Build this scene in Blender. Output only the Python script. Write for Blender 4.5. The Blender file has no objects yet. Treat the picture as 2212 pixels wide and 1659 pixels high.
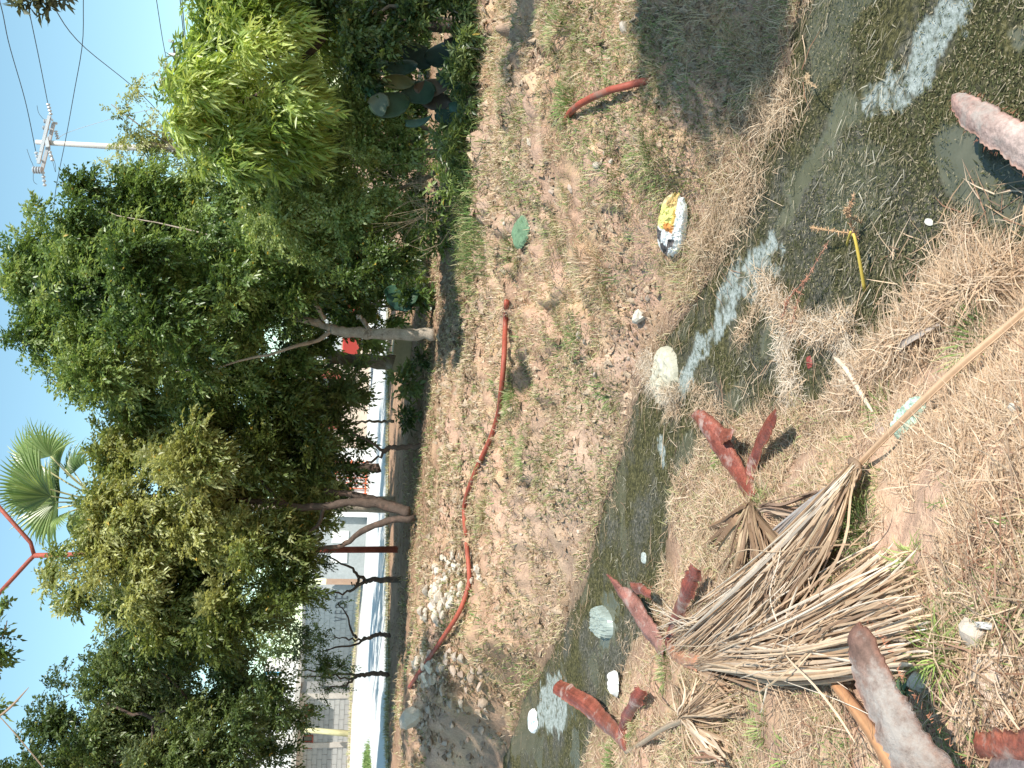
import bpy, math, random
import numpy as np
from mathutils import Vector, Matrix
from math import sin, cos, pi, radians, atan, atan2, hypot, sqrt, tan

rnd = random.Random(7)
rng = np.random.default_rng(11)
SC = bpy.context.scene
COL = SC.collection

# ------------------------------------------------------------------ camera
F = 2000.0; CX = 1106.0; CY = 829.5
PITCH = atan((1106 - 725) / F); ROLL = radians(3.0)
fw = np.array([0, cos(PITCH), -sin(PITCH)])
dn = np.array([0, -sin(PITCH), -cos(PITCH)])
rt = np.array([1.0, 0, 0])
AX = cos(ROLL) * dn + sin(ROLL) * rt      # the camera's local x (phone held upright, picture stored sideways)
AY = cos(ROLL) * rt - sin(ROLL) * dn      # the camera's local y
CAM = np.array([0, 0, 1.6])
cam = bpy.data.cameras.new('camera'); camo = bpy.data.objects.new('camera', cam); COL.objects.link(camo)
cam.sensor_width = 36; cam.sensor_fit = 'HORIZONTAL'; cam.lens = F / 2212 * 36
cam.clip_start = 0.05; cam.clip_end = 3000
M = Matrix.Identity(4)
for i in range(3):
    M[i][0] = AX[i]; M[i][1] = AY[i]; M[i][2] = -fw[i]; M[i][3] = CAM[i]
camo.matrix_world = M
SC.camera = camo

# ------------------------------------------------------------------ light
SUN_AZ = radians(134); SUN_EL = radians(50)     # azimuth clockwise from +Y
sdir = np.array([sin(SUN_AZ) * cos(SUN_EL), cos(SUN_AZ) * cos(SUN_EL), sin(SUN_EL)])
W = bpy.data.worlds.new('World'); SC.world = W; W.use_nodes = True
nt = W.node_tree; nt.nodes.clear()
sky = nt.nodes.new('ShaderNodeTexSky'); sky.sky_type = 'NISHITA'; sky.sun_disc = False
sky.sun_elevation = SUN_EL; sky.sun_rotation = SUN_AZ
sky.altitude = 0; sky.air_density = 1.0; sky.dust_density = 0.35; sky.ozone_density = 1.2
bg = nt.nodes.new('ShaderNodeBackground'); bg.inputs['Strength'].default_value = 0.15
hs = nt.nodes.new('ShaderNodeMix'); hs.data_type = 'RGBA'; hs.blend_type = 'MULTIPLY'
hs.inputs['Factor'].default_value = 1.0; hs.inputs[7].default_value = (0.93, 1.06, 0.90, 1)
wo = nt.nodes.new('ShaderNodeOutputWorld')
nt.links.new(sky.outputs[0], hs.inputs[6]); nt.links.new(hs.outputs[2], bg.inputs[0]); nt.links.new(bg.outputs[0], wo.inputs[0])
sl = bpy.data.lights.new('sun', 'SUN'); sl.energy = 4.3; sl.angle = radians(0.53); sl.color = (1.0, 0.945, 0.86)
so = bpy.data.objects.new('sun', sl); COL.objects.link(so)
so.rotation_euler = Vector(tuple(sdir)).to_track_quat('Z', 'Y').to_euler()
so.location = (6, -4, 12)
SC.view_settings.view_transform = 'Standard'; SC.view_settings.look = 'None'
SC.view_settings.exposure = 0.68; SC.view_settings.gamma = 1.0; SC.view_settings.use_curve_mapping = False
SC.cycles.max_bounces = 6; SC.cycles.diffuse_bounces = 3; SC.cycles.transmission_bounces = 4; SC.cycles.transparent_max_bounces = 6
SC.cycles.use_denoising = True

# ------------------------------------------------------------------ picture measurements -> world
def ray(px, py):
    return fw + AX * (px - CX) / F + AY * (CY - py) / F
def at(px, py, zc):                      # point seen at px, py at axial distance zc
    return CAM + ray(px, py) * zc
def gz(px, py, z):                       # point of the level z seen at px, py
    d = ray(px, py); return CAM + d * ((z - CAM[2]) / d[2])

# value noise
def _h(ix, iy, iz, s):
    n = (ix * 374761393 + iy * 668265263 + iz * 2147483647 + s * 1274126177) & 0xFFFFFFFF
    n = ((n ^ (n >> 13)) * 1274126177) & 0xFFFFFFFF
    n = ((n ^ (n >> 16)) * 2246822519) & 0xFFFFFFFF
    return ((n ^ (n >> 15)) & 0xFFFF) / 65535.0
def vnoise(x, y, z=None, s=0):
    x = np.asarray(x, float); y = np.asarray(y, float); z = np.zeros_like(x) if z is None else np.asarray(z, float)
    x0 = np.floor(x); y0 = np.floor(y); z0 = np.floor(z)
    fx = x - x0; fy = y - y0; fz = z - z0
    fx = fx * fx * (3 - 2 * fx); fy = fy * fy * (3 - 2 * fy); fz = fz * fz * (3 - 2 * fz)
    ix = x0.astype(np.int64); iy = y0.astype(np.int64); iz = z0.astype(np.int64)
    r = 0
    for a in (0, 1):
        for b in (0, 1):
            for c in (0, 1):
                w = (fx if a else 1 - fx) * (fy if b else 1 - fy) * (fz if c else 1 - fz)
                r = r + w * _h(ix + a, iy + b, iz + c, s)
    return r
def fbm(x, y, z=None, o=4, s=0, g=0.5):
    r = 0; a = 1; t = 0
    for k in range(o):
        r = r + a * vnoise(np.asarray(x) * 2 ** k + 17.3 * k, np.asarray(y) * 2 ** k - 9.1 * k, None if z is None else np.asarray(z) * 2 ** k, s + k)
        t += a; a *= g
    return r / t

# ------------------------------------------------------------------ terrain
ZW = -0.6
CPS = [(833,1659,.30),(833,1480,.30),(833,1300,.30),(833,1000,.30),(833,700,.30),(840,400,.30),(860,100,.30),(870,-150,.30),
 (880,1659,.26),(880,1400,.27),(880,1100,.25),(880,800,.24),(930,1659,.20),(925,1540,.24),(920,1400,.26),(920,1300,.24),(930,1180,.18),
 (935,1050,.15),(935,900,.14),(935,760,.15),(940,620,.17),
 (1000,1659,-.2),(1085,1659,-.6),(960,1500,.18),(1050,1500,-.25),(1100,1500,-.45),(1140,1500,-.6),
 (955,1400,.2),(1030,1400,-.02),(1110,1400,-.3),(970,1300,.16),(1050,1300,-.1),(1150,1300,-.36),(1250,1300,-.6),
 (1010,1000,0),(1100,1000,-.15),(1250,1000,-.4),(1345,1000,-.6),(1000,1150,.02),(1150,1150,-.28),
 (1000,700,.06),(1100,700,-.1),(1200,700,-.24),(1300,700,-.38),(1400,720,-.5),(1480,700,-.6),(1010,850,.02),(1150,850,-.2),(1300,850,-.44),
 (1010,500,.2),(1100,500,.05),(1250,500,-.15),(1400,500,-.36),(1560,540,-.6),
 (1040,300,.28),(1120,300,.15),(1250,300,0),(1450,300,-.3),(1635,300,-.6),
 (1050,0,.3),(1100,0,.25),(1200,0,.1),(1350,0,-.1),(1550,0,-.36),(1750,0,-.6),(960,0,.3),(950,300,.28),(900,500,.26),
 (1050,-300,.3),(1350,-300,-.08),(1750,-300,-.55),
 (1265,1659,-.55),(1300,1540,-.56),(1340,1470,-.56),(1440,1250,-.56),(1465,1100,-.56),(1500,960,-.56),(1700,900,-.56),(1880,780,-.56),(2010,670,-.56),(2212,590,-.56),
 (1560,1100,-.44),(1700,1000,-.43),(1900,880,-.42),(2040,760,-.42),(2212,680,-.42),(1450,1500,-.4),(1400,1640,-.42),(1600,1400,-.26),
 (1750,1250,-.22),(1900,1100,-.22),(2212,900,-.24),(1800,1500,-.1),(2000,1300,-.06),(2212,1200,-.06),(2212,1659,0),(1900,1659,0),(1650,1659,-.12),
 (2500,1659,0.02),(2500,1200,0),(2500,800,-.2)]
_cw = np.array([gz(*c) for c in CPS])
def _q(x, y):
    r = np.hypot(x, y); th = np.arctan2(x, y)
    return np.stack([np.clip(th, -radians(38), radians(38)) * 2.2, np.log(np.clip(r, 1.3, 40))], -1)
def _tk(d): return d * d * np.log(d + 1e-9)
_Q = _q(_cw[:, 0], _cw[:, 1]); _n = len(_Q)
_A = np.zeros((_n + 3, _n + 3)); _dd = np.linalg.norm(_Q[:, None] - _Q[None], axis=2)
_A[:_n, :_n] = _tk(_dd) + np.eye(_n) * 0.003; _A[:_n, _n] = 1; _A[:_n, _n + 1:] = _Q; _A[_n, :_n] = 1; _A[_n + 1:, :_n] = _Q.T
_w = np.linalg.solve(_A, np.concatenate([_cw[:, 2], [0, 0, 0]]))
def tps(x, y):
    out = np.empty(x.shape)
    for i in range(0, len(x), 20000):
        q = _q(x[i:i + 20000], y[i:i + 20000])
        d = np.linalg.norm(q[:, None] - _Q[None], axis=2)
        out[i:i + 20000] = _tk(d) @ _w[:_n] + _w[_n] + q @ _w[_n + 1:]
    return np.clip(out, -0.75, 0.36)

FAR_E = [(1085,1659),(1130,1520),(1190,1420),(1250,1300),(1285,1180),(1312,1080),(1345,980),(1372,880),(1400,830),(1430,760),(1490,680),(1530,600),(1555,540),(1585,450),(1620,340),(1655,250),(1700,150),(1735,40),(1760,-60)]
NEAR_E = [(1265,1659),(1290,1560),(1335,1480),(1375,1390),(1430,1250),(1455,1100),(1480,1000),(1540,930),(1620,900),(1700,890),(1790,850),(1880,770),(2000,660),(2100,610),(2212,578)]
fe = [gz(a, b, ZW)[:2] for a, b in FAR_E]; ne = [gz(a, b, ZW)[:2] for a, b in NEAR_E]
fe = [fe[0] + np.array([-9, 4.0])] + fe + [fe[-1] + np.array([5, -3.0])]
ne = [ne[0] + np.array([-9, 2.4])] + ne + [ne[-1] + np.array([.5, -.9]), ne[-1] + np.array([3.5, -5.0])]
CREEK = np.array(fe + ne[::-1])
def inpoly(x, y, P):
    ins = np.zeros(x.shape, bool); n = len(P)
    for i in range(n):
        x1, y1 = P[i]; x2, y2 = P[(i + 1) % n]
        c = (y1 > y) != (y2 > y)
        with np.errstate(divide='ignore', invalid='ignore'):
            xx = (x2 - x1) * (y - y1) / (y2 - y1 + 1e-12) + x1
        ins ^= c & (x < xx)
    return ins
def segdist(x, y, P, closed=True):
    d = np.full(x.shape, 1e9); n = len(P)
    for i in range(n if closed else n - 1):
        a = P[i]; b = P[(i + 1) % n]; v = b - a; L = v @ v + 1e-12
        t = np.clip(((x - a[0]) * v[0] + (y - a[1]) * v[1]) / L, 0, 1)
        d = np.minimum(d, np.hypot(x - a[0] - t * v[0], y - a[1] - t * v[1]))
    return d
def creek_sd(x, y):                      # > 0 outside, < 0 inside
    d = segdist(x, y, CREEK); return np.where(inpoly(x, y, CREEK), -d, d)
_rd = [gz(838, yy, .31) for yy in (1800, 1659, 1400, 1150, 900, 700, 450)]; RDX = np.array([p[0] for p in _rd]); RDY = np.array([p[1] for p in _rd])
def Hb(x, y):
    x = np.atleast_1d(np.asarray(x, float)); y = np.atleast_1d(np.asarray(y, float))
    h = tps(x, y)
    r = np.hypot(x, y); th = np.abs(np.arctan2(x, y))
    w = np.clip((th - radians(45)) / radians(50), 0, 1); h = h * (1 - w) + (-0.05) * w
    far = np.clip((r - 24) / 6, 0, 1); h = h * (1 - far) + 0.26 * far
    return h
def wob(x, y):
    return 0.09 * (fbm(x * 2.6, y * 2.6, o=3, s=5) - .5) * 2
def Hfull(x, y, fine=True):
    x = np.atleast_1d(np.asarray(x, float)); y = np.atleast_1d(np.asarray(y, float))
    h = Hb(x, y); r = np.hypot(x, y)
    sd = creek_sd(x, y) + wob(x, y)
    amp = np.clip(sd / 0.5, 0, 1) * np.clip((22 - r) / 6, 0, 1)
    bank = np.clip(1 - np.abs(r - 9) / 5, 0, 1) * (y > 0)
    n = 0.10 * (fbm(x * 0.9, y * 0.9, o=3, s=1) - .5) + 0.07 * (fbm(x * 2.7, y * 2.7, o=3, s=2) - .5)
    # clods and small slumped ledges on the far bank
    m = fbm(x * 2.1 + 5, y * 2.6, o=3, s=9)
    ledge = np.clip((m - .52) * 14, 0, 1) - np.clip((m - .66) * 12, 0, 1) * .4
    n = n + bank * 0.12 * (ledge - .35) + bank * .05 * (fbm(x * 5.5, y * 5.5, o=2, s=12) - .5)
    if fine:
        cl = vnoise(x * 11, y * 11, s=21)
        n = n + (0.022 + .035 * bank) * (cl - .5) + 0.012 * (vnoise(x * 27, y * 27, s=22) - .5)
    h = h + n * amp
    er = np.exp(-(((x + 5.0) / 2.4) ** 2 + ((y - 11.0) / 1.9) ** 2)); h = h + er * np.clip(sd / .5, 0, 1) * (.22 * (fbm(x * 3.1, y * 3.1, o=3, s=14) - .5) + .16 * np.abs(fbm(x * 6.0, y * 6.0, o=2, s=15) - .5) * 2)
    e_ = np.clip(sd / .55, 0, 1); e_ = e_ * e_ * (3 - 2 * e_); h = ZW + .02 + (h - ZW - .02) * e_
    bk = np.clip((y - np.interp(x, RDX, RDY) - .25) / .5, 0, 1); h = h * (1 - bk) + np.minimum(h, .24) * bk
    out = np.maximum(h, ZW + 0.012 + 0.25 * np.clip(sd, 0, .12))
    bed = ZW - 0.03 - np.clip(-sd * 0.5, 0, .25)
    return np.where(sd > 0, out, bed)
def H1(x, y, fine=True): return float(Hfull([x], [y], fine)[0])
def onray(px, py, h=0.0, t0=1.5, t1=40.0):   # first point of the view line that is h above the ground
    d = ray(px, py); t = np.exp(np.linspace(math.log(t0), math.log(t1), 170))
    X = CAM[:, None] + d[:, None] * t
    g = np.maximum(Hfull(X[0], X[1], False), ZW)
    s = X[2] - g - h
    k = np.where(s < 0)[0]
    if len(k) == 0: return X[:, -1]
    k = max(k[0], 1); a = s[k - 1] / (s[k - 1] - s[k] + 1e-12)
    return X[:, k - 1] * (1 - a) + X[:, k] * a
def project(P):
    v = np.asarray(P) - CAM; zc = v @ fw
    return CX + F * (v @ AX) / zc, CY - F * (v @ AY) / zc
def poly_px(pts, z=None):
    return np.array([(gz(a, b, z) if z is not None else onray(a, b))[:2] for a, b in pts])

# ------------------------------------------------------------------ object helpers
def tag(o, label=None, cat=None, group=None, kind=None):
    if label: o['label'] = label
    if cat: o['category'] = cat
    if group: o['group'] = group
    if kind: o['kind'] = kind
    return o
def empty(name, loc, label, cat, group=None, rot=(0, 0, 0)):
    o = bpy.data.objects.new(name, None); COL.objects.link(o); o.location = tuple(loc); o.rotation_euler = rot
    o.empty_display_size = .1
    return tag(o, label, cat, group)
def link(name, me, parent=None):
    o = bpy.data.objects.new(name, me); COL.objects.link(o)
    if parent is not None:
        o.parent = parent; o.matrix_parent_inverse = Matrix.Translation(-Vector(parent_world(parent)))
    return o
def parent_world(p):
    v = Vector(p.location)
    return v if p.parent is None else v      # parts keep their own origin at the thing's base
def mk(name, V, Fc, mat, parent=None, cols=None, smooth=False, attrs=None):
    V = np.asarray(V, float).reshape(-1, 3)
    me = bpy.data.meshes.new(name)
    if isinstance(Fc, np.ndarray):
        k = Fc.shape[1]; nf = len(Fc)
        me.vertices.add(len(V)); me.vertices.foreach_set('co', V.astype(np.float32).ravel())
        me.loops.add(nf * k); me.loops.foreach_set('vertex_index', Fc.astype(np.int32).ravel())
        me.polygons.add(nf); me.polygons.foreach_set('loop_start', (np.arange(nf) * k).astype(np.int32))
        me.polygons.foreach_set('loop_total', np.full(nf, k, np.int32)); me.update(calc_edges=True)
    else:
        me.from_pydata([tuple(v) for v in V], [], [tuple(int(i) for i in f) for f in Fc]); me.update()
    if smooth: me.polygons.foreach_set('use_smooth', np.ones(len(me.polygons), bool))
    if cols is not None:
        c = np.asarray(cols, float)
        if c.ndim == 1: c = np.tile(c, (len(V), 1))
        c4 = np.ones((len(V), 4), np.float32); c4[:, :3] = c[:, :3]
        a = me.color_attributes.new('Col', 'FLOAT_COLOR', 'POINT'); a.data.foreach_set('color', c4.ravel())
    for k, v in (attrs or {}).items():
        a = me.attributes.new(k, 'FLOAT', 'POINT'); a.data.foreach_set('value', np.asarray(v, np.float32).ravel())
    me.materials.append(mat)
    return link(name, me, parent)
def V3(*a): return np.array(a, float)
def nrm(v):
    v = np.asarray(v, float); return v / (np.linalg.norm(v, axis=-1, keepdims=True) + 1e-12)

def tube_vf(path, radii, n=8, off=0, flat=1.0, cap=True):
    P = np.asarray(path, float); m = len(P); radii = np.broadcast_to(np.asarray(radii, float), (m,))
    T = np.gradient(P, axis=0); T = nrm(T); up = V3(0, 0, 1) if abs(T[0][2]) < .9 else V3(1, 0, 0)
    V = []; N = nrm(np.cross(T[0], up))
    for i in range(m):
        N = nrm(N - T[i] * (N @ T[i])); B = np.cross(T[i], N)
        for k in range(n):
            a = 2 * pi * k / n; V.append(P[i] + radii[i] * (cos(a) * N + flat * sin(a) * B))
    Fc = []
    for i in range(m - 1):
        for k in range(n):
            a = i * n + k; b = i * n + (k + 1) % n; Fc.append((off + a, off + b, off + b + n, off + a + n))
    if cap:
        Fc.append(tuple(off + k for k in range(n))[::-1]); Fc.append(tuple(off + (m - 1) * n + k for k in range(n)))
    return V, Fc
class MB:
    def __init__(s): s.V = []; s.F = []
    def tube(s, path, r, n=8, flat=1.0):
        v, f = tube_vf(path, r, n, len(s.V), flat); s.V += list(v); s.F += f; return s
    def box(s, c, sz, rot=None):
        o = len(s.V); R3 = np.eye(3) if rot is None else rot
        for x in (-.5, .5):
            for y in (-.5, .5):
                for z in (-.5, .5): s.V.append(np.asarray(c) + R3 @ (V3(x, y, z) * np.asarray(sz)))
        s.F += [tuple(o + i for i in q) for q in ((0, 1, 3, 2), (4, 6, 7, 5), (0, 4, 5, 1), (2, 3, 7, 6), (0, 2, 6, 4), (1, 5, 7, 3))]
        return s
    def mesh(s, V, Fc):
        o = len(s.V); s.V += [np.asarray(v, float) for v in V]; s.F += [tuple(o + i for i in f) for f in Fc]; return s
    def build(s, name, mat, parent=None, smooth=False, cols=None, bevel=0):
        o = mk(name, np.array(s.V), s.F, mat, parent, cols, smooth)
        if bevel:
            b = o.modifiers.new('bevel', 'BEVEL'); b.width = bevel; b.segments = 2; b.limit_method = 'ANGLE'
        return o
def spline(pts, n):
    P = np.asarray(pts, float); m = len(P)
    if m < 3:
        t = np.linspace(0, 1, n)[:, None]; return P[0] * (1 - t) + P[-1] * t
    t = np.linspace(0, m - 1 - 1e-9, n); out = []
    for u in t:
        i = int(u); f = u - i; p0 = P[max(i - 1, 0)]; p1 = P[i]; p2 = P[min(i + 1, m - 1)]; p3 = P[min(i + 2, m - 1)]
        out.append(.5 * ((2 * p1) + (-p0 + p2) * f + (2 * p0 - 5 * p1 + 4 * p2 - p3) * f * f + (-p0 + 3 * p1 - 3 * p2 + p3) * f ** 3))
    return np.array(out)

# ------------------------------------------------------------------ materials
def mat(name, base=None, rough=.8, attr=None, noise=None, bump=None, trans=0.0, spec=.4, metal=0, dark=None, coat=0, tcol=None, coords='Object'):
    """base colour or Col attribute, mottled by noise (scale, amount, detail), bumped (scale, strength)"""
    m = bpy.data.materials.new(name); m.use_nodes = True; t = m.node_tree; N = t.nodes; L = t.links
    b = N['Principled BSDF']; b.inputs['Roughness'].default_value = rough; b.inputs['Specular IOR Level'].default_value = spec
    b.inputs['Metallic'].default_value = metal; b.inputs['Coat Weight'].default_value = coat
    tc = N.new('ShaderNodeTexCoord')
    if attr:
        a = N.new('ShaderNodeAttribute'); a.attribute_name = 'Col'; cs = a.outputs['Color']
    else:
        a = N.new('ShaderNodeRGB'); a.outputs[0].default_value = (*base, 1); cs = a.outputs[0]
    for i, nz in enumerate(noise or []):
        sc, amt, det = nz[:3]
        n = N.new('ShaderNodeTexNoise'); n.inputs['Scale'].default_value = sc; n.inputs['Detail'].default_value = det
        n.inputs['Roughness'].default_value = .65
        if len(nz) > 3:
            mp = N.new('ShaderNodeMapping'); mp.inputs['Scale'].default_value = nz[3]; L.new(tc.outputs[coords], mp.inputs[0]); L.new(mp.outputs[0], n.inputs['Vector'])
        else: L.new(tc.outputs[coords], n.inputs['Vector'])
        r = N.new('ShaderNodeMapRange'); r.inputs[1].default_value = .3; r.inputs[2].default_value = .7
        r.inputs[3].default_value = 1 - amt; r.inputs[4].default_value = 1 + amt; L.new(n.outputs['Fac'], r.inputs[0])
        x = N.new('ShaderNodeVectorMath'); x.operation = 'SCALE'; L.new(cs, x.inputs[0]); L.new(r.outputs[0], x.inputs['Scale']); cs = x.outputs[0]
    if dark:                                    # a second colour of its own in patches: (colour, scale, threshold, softness)
        n = N.new('ShaderNodeTexNoise'); n.inputs['Scale'].default_value = dark[1]; n.inputs['Detail'].default_value = 6; n.inputs['Roughness'].default_value = .7
        L.new(tc.outputs[coords], n.inputs['Vector'])
        r = N.new('ShaderNodeMapRange'); r.inputs[1].default_value = dark[2]; r.inputs[2].default_value = dark[2] + dark[3]; L.new(n.outputs['Fac'], r.inputs[0])
        x = N.new('ShaderNodeMix'); x.data_type = 'RGBA'; L.new(r.outputs[0], x.inputs[0]); L.new(cs, x.inputs[6]); x.inputs[7].default_value = (*dark[0], 1); cs = x.outputs[2]
    L.new(cs, b.inputs['Base Color'])
    if bump:
        n = N.new('ShaderNodeTexNoise'); n.inputs['Scale'].default_value = bump[0]; n.inputs['Detail'].default_value = 8; n.inputs['Roughness'].default_value = .65
        L.new(tc.outputs[coords], n.inputs['Vector'])
        q = N.new('ShaderNodeBump'); q.inputs['Strength'].default_value = bump[1]; q.inputs['Distance'].default_value = bump[2] if len(bump) > 2 else .01
        L.new(n.outputs['Fac'], q.inputs['Height']); L.new(q.outputs[0], b.inputs['Normal'])
    if trans:
        tr = N.new('ShaderNodeBsdfTranslucent'); mx = N.new('ShaderNodeMixShader'); mx.inputs[0].default_value = trans
        tx = N.new('ShaderNodeMix'); tx.data_type = 'RGBA'; tx.blend_type = 'MULTIPLY'; tx.inputs[0].default_value = 1; L.new(cs, tx.inputs[6]); tx.inputs[7].default_value = (*(tcol or (1.45, 1.4, .85)), 1)
        L.new(tx.outputs[2], tr.inputs['Color']); L.new(b.outputs[0], mx.inputs[1]); L.new(tr.outputs[0], mx.inputs[2]); L.new(mx.outputs[0], N['Material Output'].inputs[0])
    return m
M_leaf = mat('leaf', attr=1, rough=.38, trans=.40, spec=.6)
M_grass = mat('grass_blade', attr=1, rough=.75, trans=.18, tcol=(1.2, 1.2, .9), spec=.25)
M_ground = mat('soil', attr=1, rough=.95, noise=[(3.0, .16, 6), (40, .22, 8), (260, .15, 3)], bump=(60, .9, .02), spec=.15)
M_bark = mat('bark', (.25, .19, .14), .9, noise=[(9, .3, 6), (40, .3, 5, (1, 1, .25))], bump=(35, .8, .02), dark=((.38, .34, .29), 4, .52, .1))
M_barkd = mat('dark_bark', (.10, .07, .055), .9, noise=[(12, .35, 6)], bump=(40, .8, .02), dark=((.2, .12, .09), 5, .55, .1))
M_barkp = mat('pale_bark', (.36, .30, .24), .9, noise=[(9, .25, 6), (60, .2, 5)], bump=(40, .6, .015), dark=((.2, .15, .11), 5, .58, .06))
# ================================================================== GROUND (one sheet to the horizon)
def build_ground():
    th_in = np.linspace(radians(-31), radians(31), 470)
    th_out = np.linspace(radians(31), radians(329), 70)[1:-1]
    th = np.concatenate([th_in, th_out]); nt_ = len(th)
    r = np.concatenate([[0.02, .3, .7, 1.0], np.exp(np.linspace(math.log(1.25), math.log(28), 440)), [32, 38, 48, 65, 90, 140, 250, 500, 1200]])
    nr = len(r)
    RR, TT = np.meshgrid(r, th, indexing='ij')
    X = (RR * np.sin(TT)).ravel(); Y = (RR * np.cos(TT)).ravel()
    Z = Hfull(X, Y)
    i = np.arange(nr - 1)[:, None]; j = np.arange(nt_)[None]; j2 = (j + 1) % nt_
    Fc = np.stack([i * nt_ + j, i * nt_ + j2, (i + 1) * nt_ + j2, (i + 1) * nt_ + j], -1).reshape(-1, 4)[:, ::-1]
    return X, Y, Z, Fc
def ground_colour(X, Y):
    r = np.hypot(X, Y); sd = creek_sd(X, Y)
    n1 = fbm(X * 1.3, Y * 1.3, o=4, s=31); n2 = fbm(X * 6, Y * 6, o=3, s=32); n3 = fbm(X * .5, Y * .5, o=2, s=33)
    pink = V3(.50, .37, .29); brown = V3(.37, .27, .195); grey = V3(.38, .32, .26); straw = V3(.48, .39, .25); dark = V3(.21, .15, .10)
    t = np.clip((n1 - .38) * 4, 0, 1)[:, None]
    c = brown * (1 - t) + pink * t
    t = np.clip((n2 - .5) * 3, 0, .8)[:, None]; c = c * (1 - t) + straw * t
    near = (np.clip((4.5 - r) / 1.5, 0, 1) * .5)[:, None]; c = c * (1 - near) + V3(.55, .42, .33) * near
    t = (np.clip((n3 - .5) * 5, 0, 1) * np.clip((r - 5) / 2, 0, 1) * .6)[:, None]; c = c * (1 - t) + grey * t
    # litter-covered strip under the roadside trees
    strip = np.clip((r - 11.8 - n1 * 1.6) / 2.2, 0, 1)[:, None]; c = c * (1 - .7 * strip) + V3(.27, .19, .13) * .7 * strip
    wet = np.clip(1 - (sd - .02) / .3, 0, 1)[:, None]; c = c * (1 - .65 * wet) + V3(.12, .10, .07) * .65 * wet
    # old bleached gravelly mortar patch at the foot of the picture
    pal = poly_px([(2080,1450),(2120,1400),(2300,1380),(2400,1560),(2250,1630),(2120,1610),(2060,1540)], 0.0)
    d = np.where(inpoly(X + .03 * (n2 - .5), Y + .06 * (n1 - .5), pal), 1.0, 0.0)[:, None]; c = c * (1 - d) + V3(.62, .56, .49) * d
    # the terraced edge of bare reddish soil on the right
    return c * V3(1.12, .98, .91) * (0.84 + .36 * n2[:, None])
gX, gY, gZ, gF = build_ground()
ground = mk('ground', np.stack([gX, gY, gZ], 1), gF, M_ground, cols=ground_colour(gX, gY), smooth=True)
tag(ground, 'dry brown earth banks either side of a ditch', kind='structure')

# ================================================================== WATER
SCUM = [[(1455,850),(1480,800),(1495,750),(1530,715),(1555,640),(1590,570),(1640,525),(1680,500),(1692,540),(1662,590),(1640,645),(1600,640),(1582,700),(1548,735),(1525,780),(1500,830),(1470,872)],
        [(1850,225),(1900,170),(1945,150),(1970,95),(2005,35),(2030,-20),(2100,-20),(2085,60),(2050,130),(2010,190),(1950,240),(1890,240)],
        [(1160,1570),(1170,1480),(1215,1450),(1235,1520),(1215,1590)], [(1430,1000),(1425,950),(1437,950),(1440,1010)],
        [(1700,1540),(1704,1536)],[(1660,600),(1690,570),(1700,590),(1680,620)]]
CLEAR = [[(1685,525),(1695,440),(1730,365),(1775,300),(1790,250),(1830,190),(1880,175),(1900,240),(1850,262),(1805,315),(1752,400),(1718,465),(1700,525)],
         [(1290,1390),(1296,1290),(1318,1270),(1345,1300),(1325,1395),(1300,1420)], [(1105,1640),(1110,1540),(1150,1530),(1165,1570),(1150,1620)],[(1200,1540),(1230,1500),(1245,1530),(1225,1580)],
         [(1570,890),(1575,830),(1605,815),(1620,850),(1600,895)], [(2020,300),(2060,260),(2240,380),(2240,520),(2120,480),(2040,420)], [(2150,60),(2200,40),(2230,110),(2180,130)],
         [(1640,760),(1655,690),(1700,690),(1690,770)]]
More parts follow.
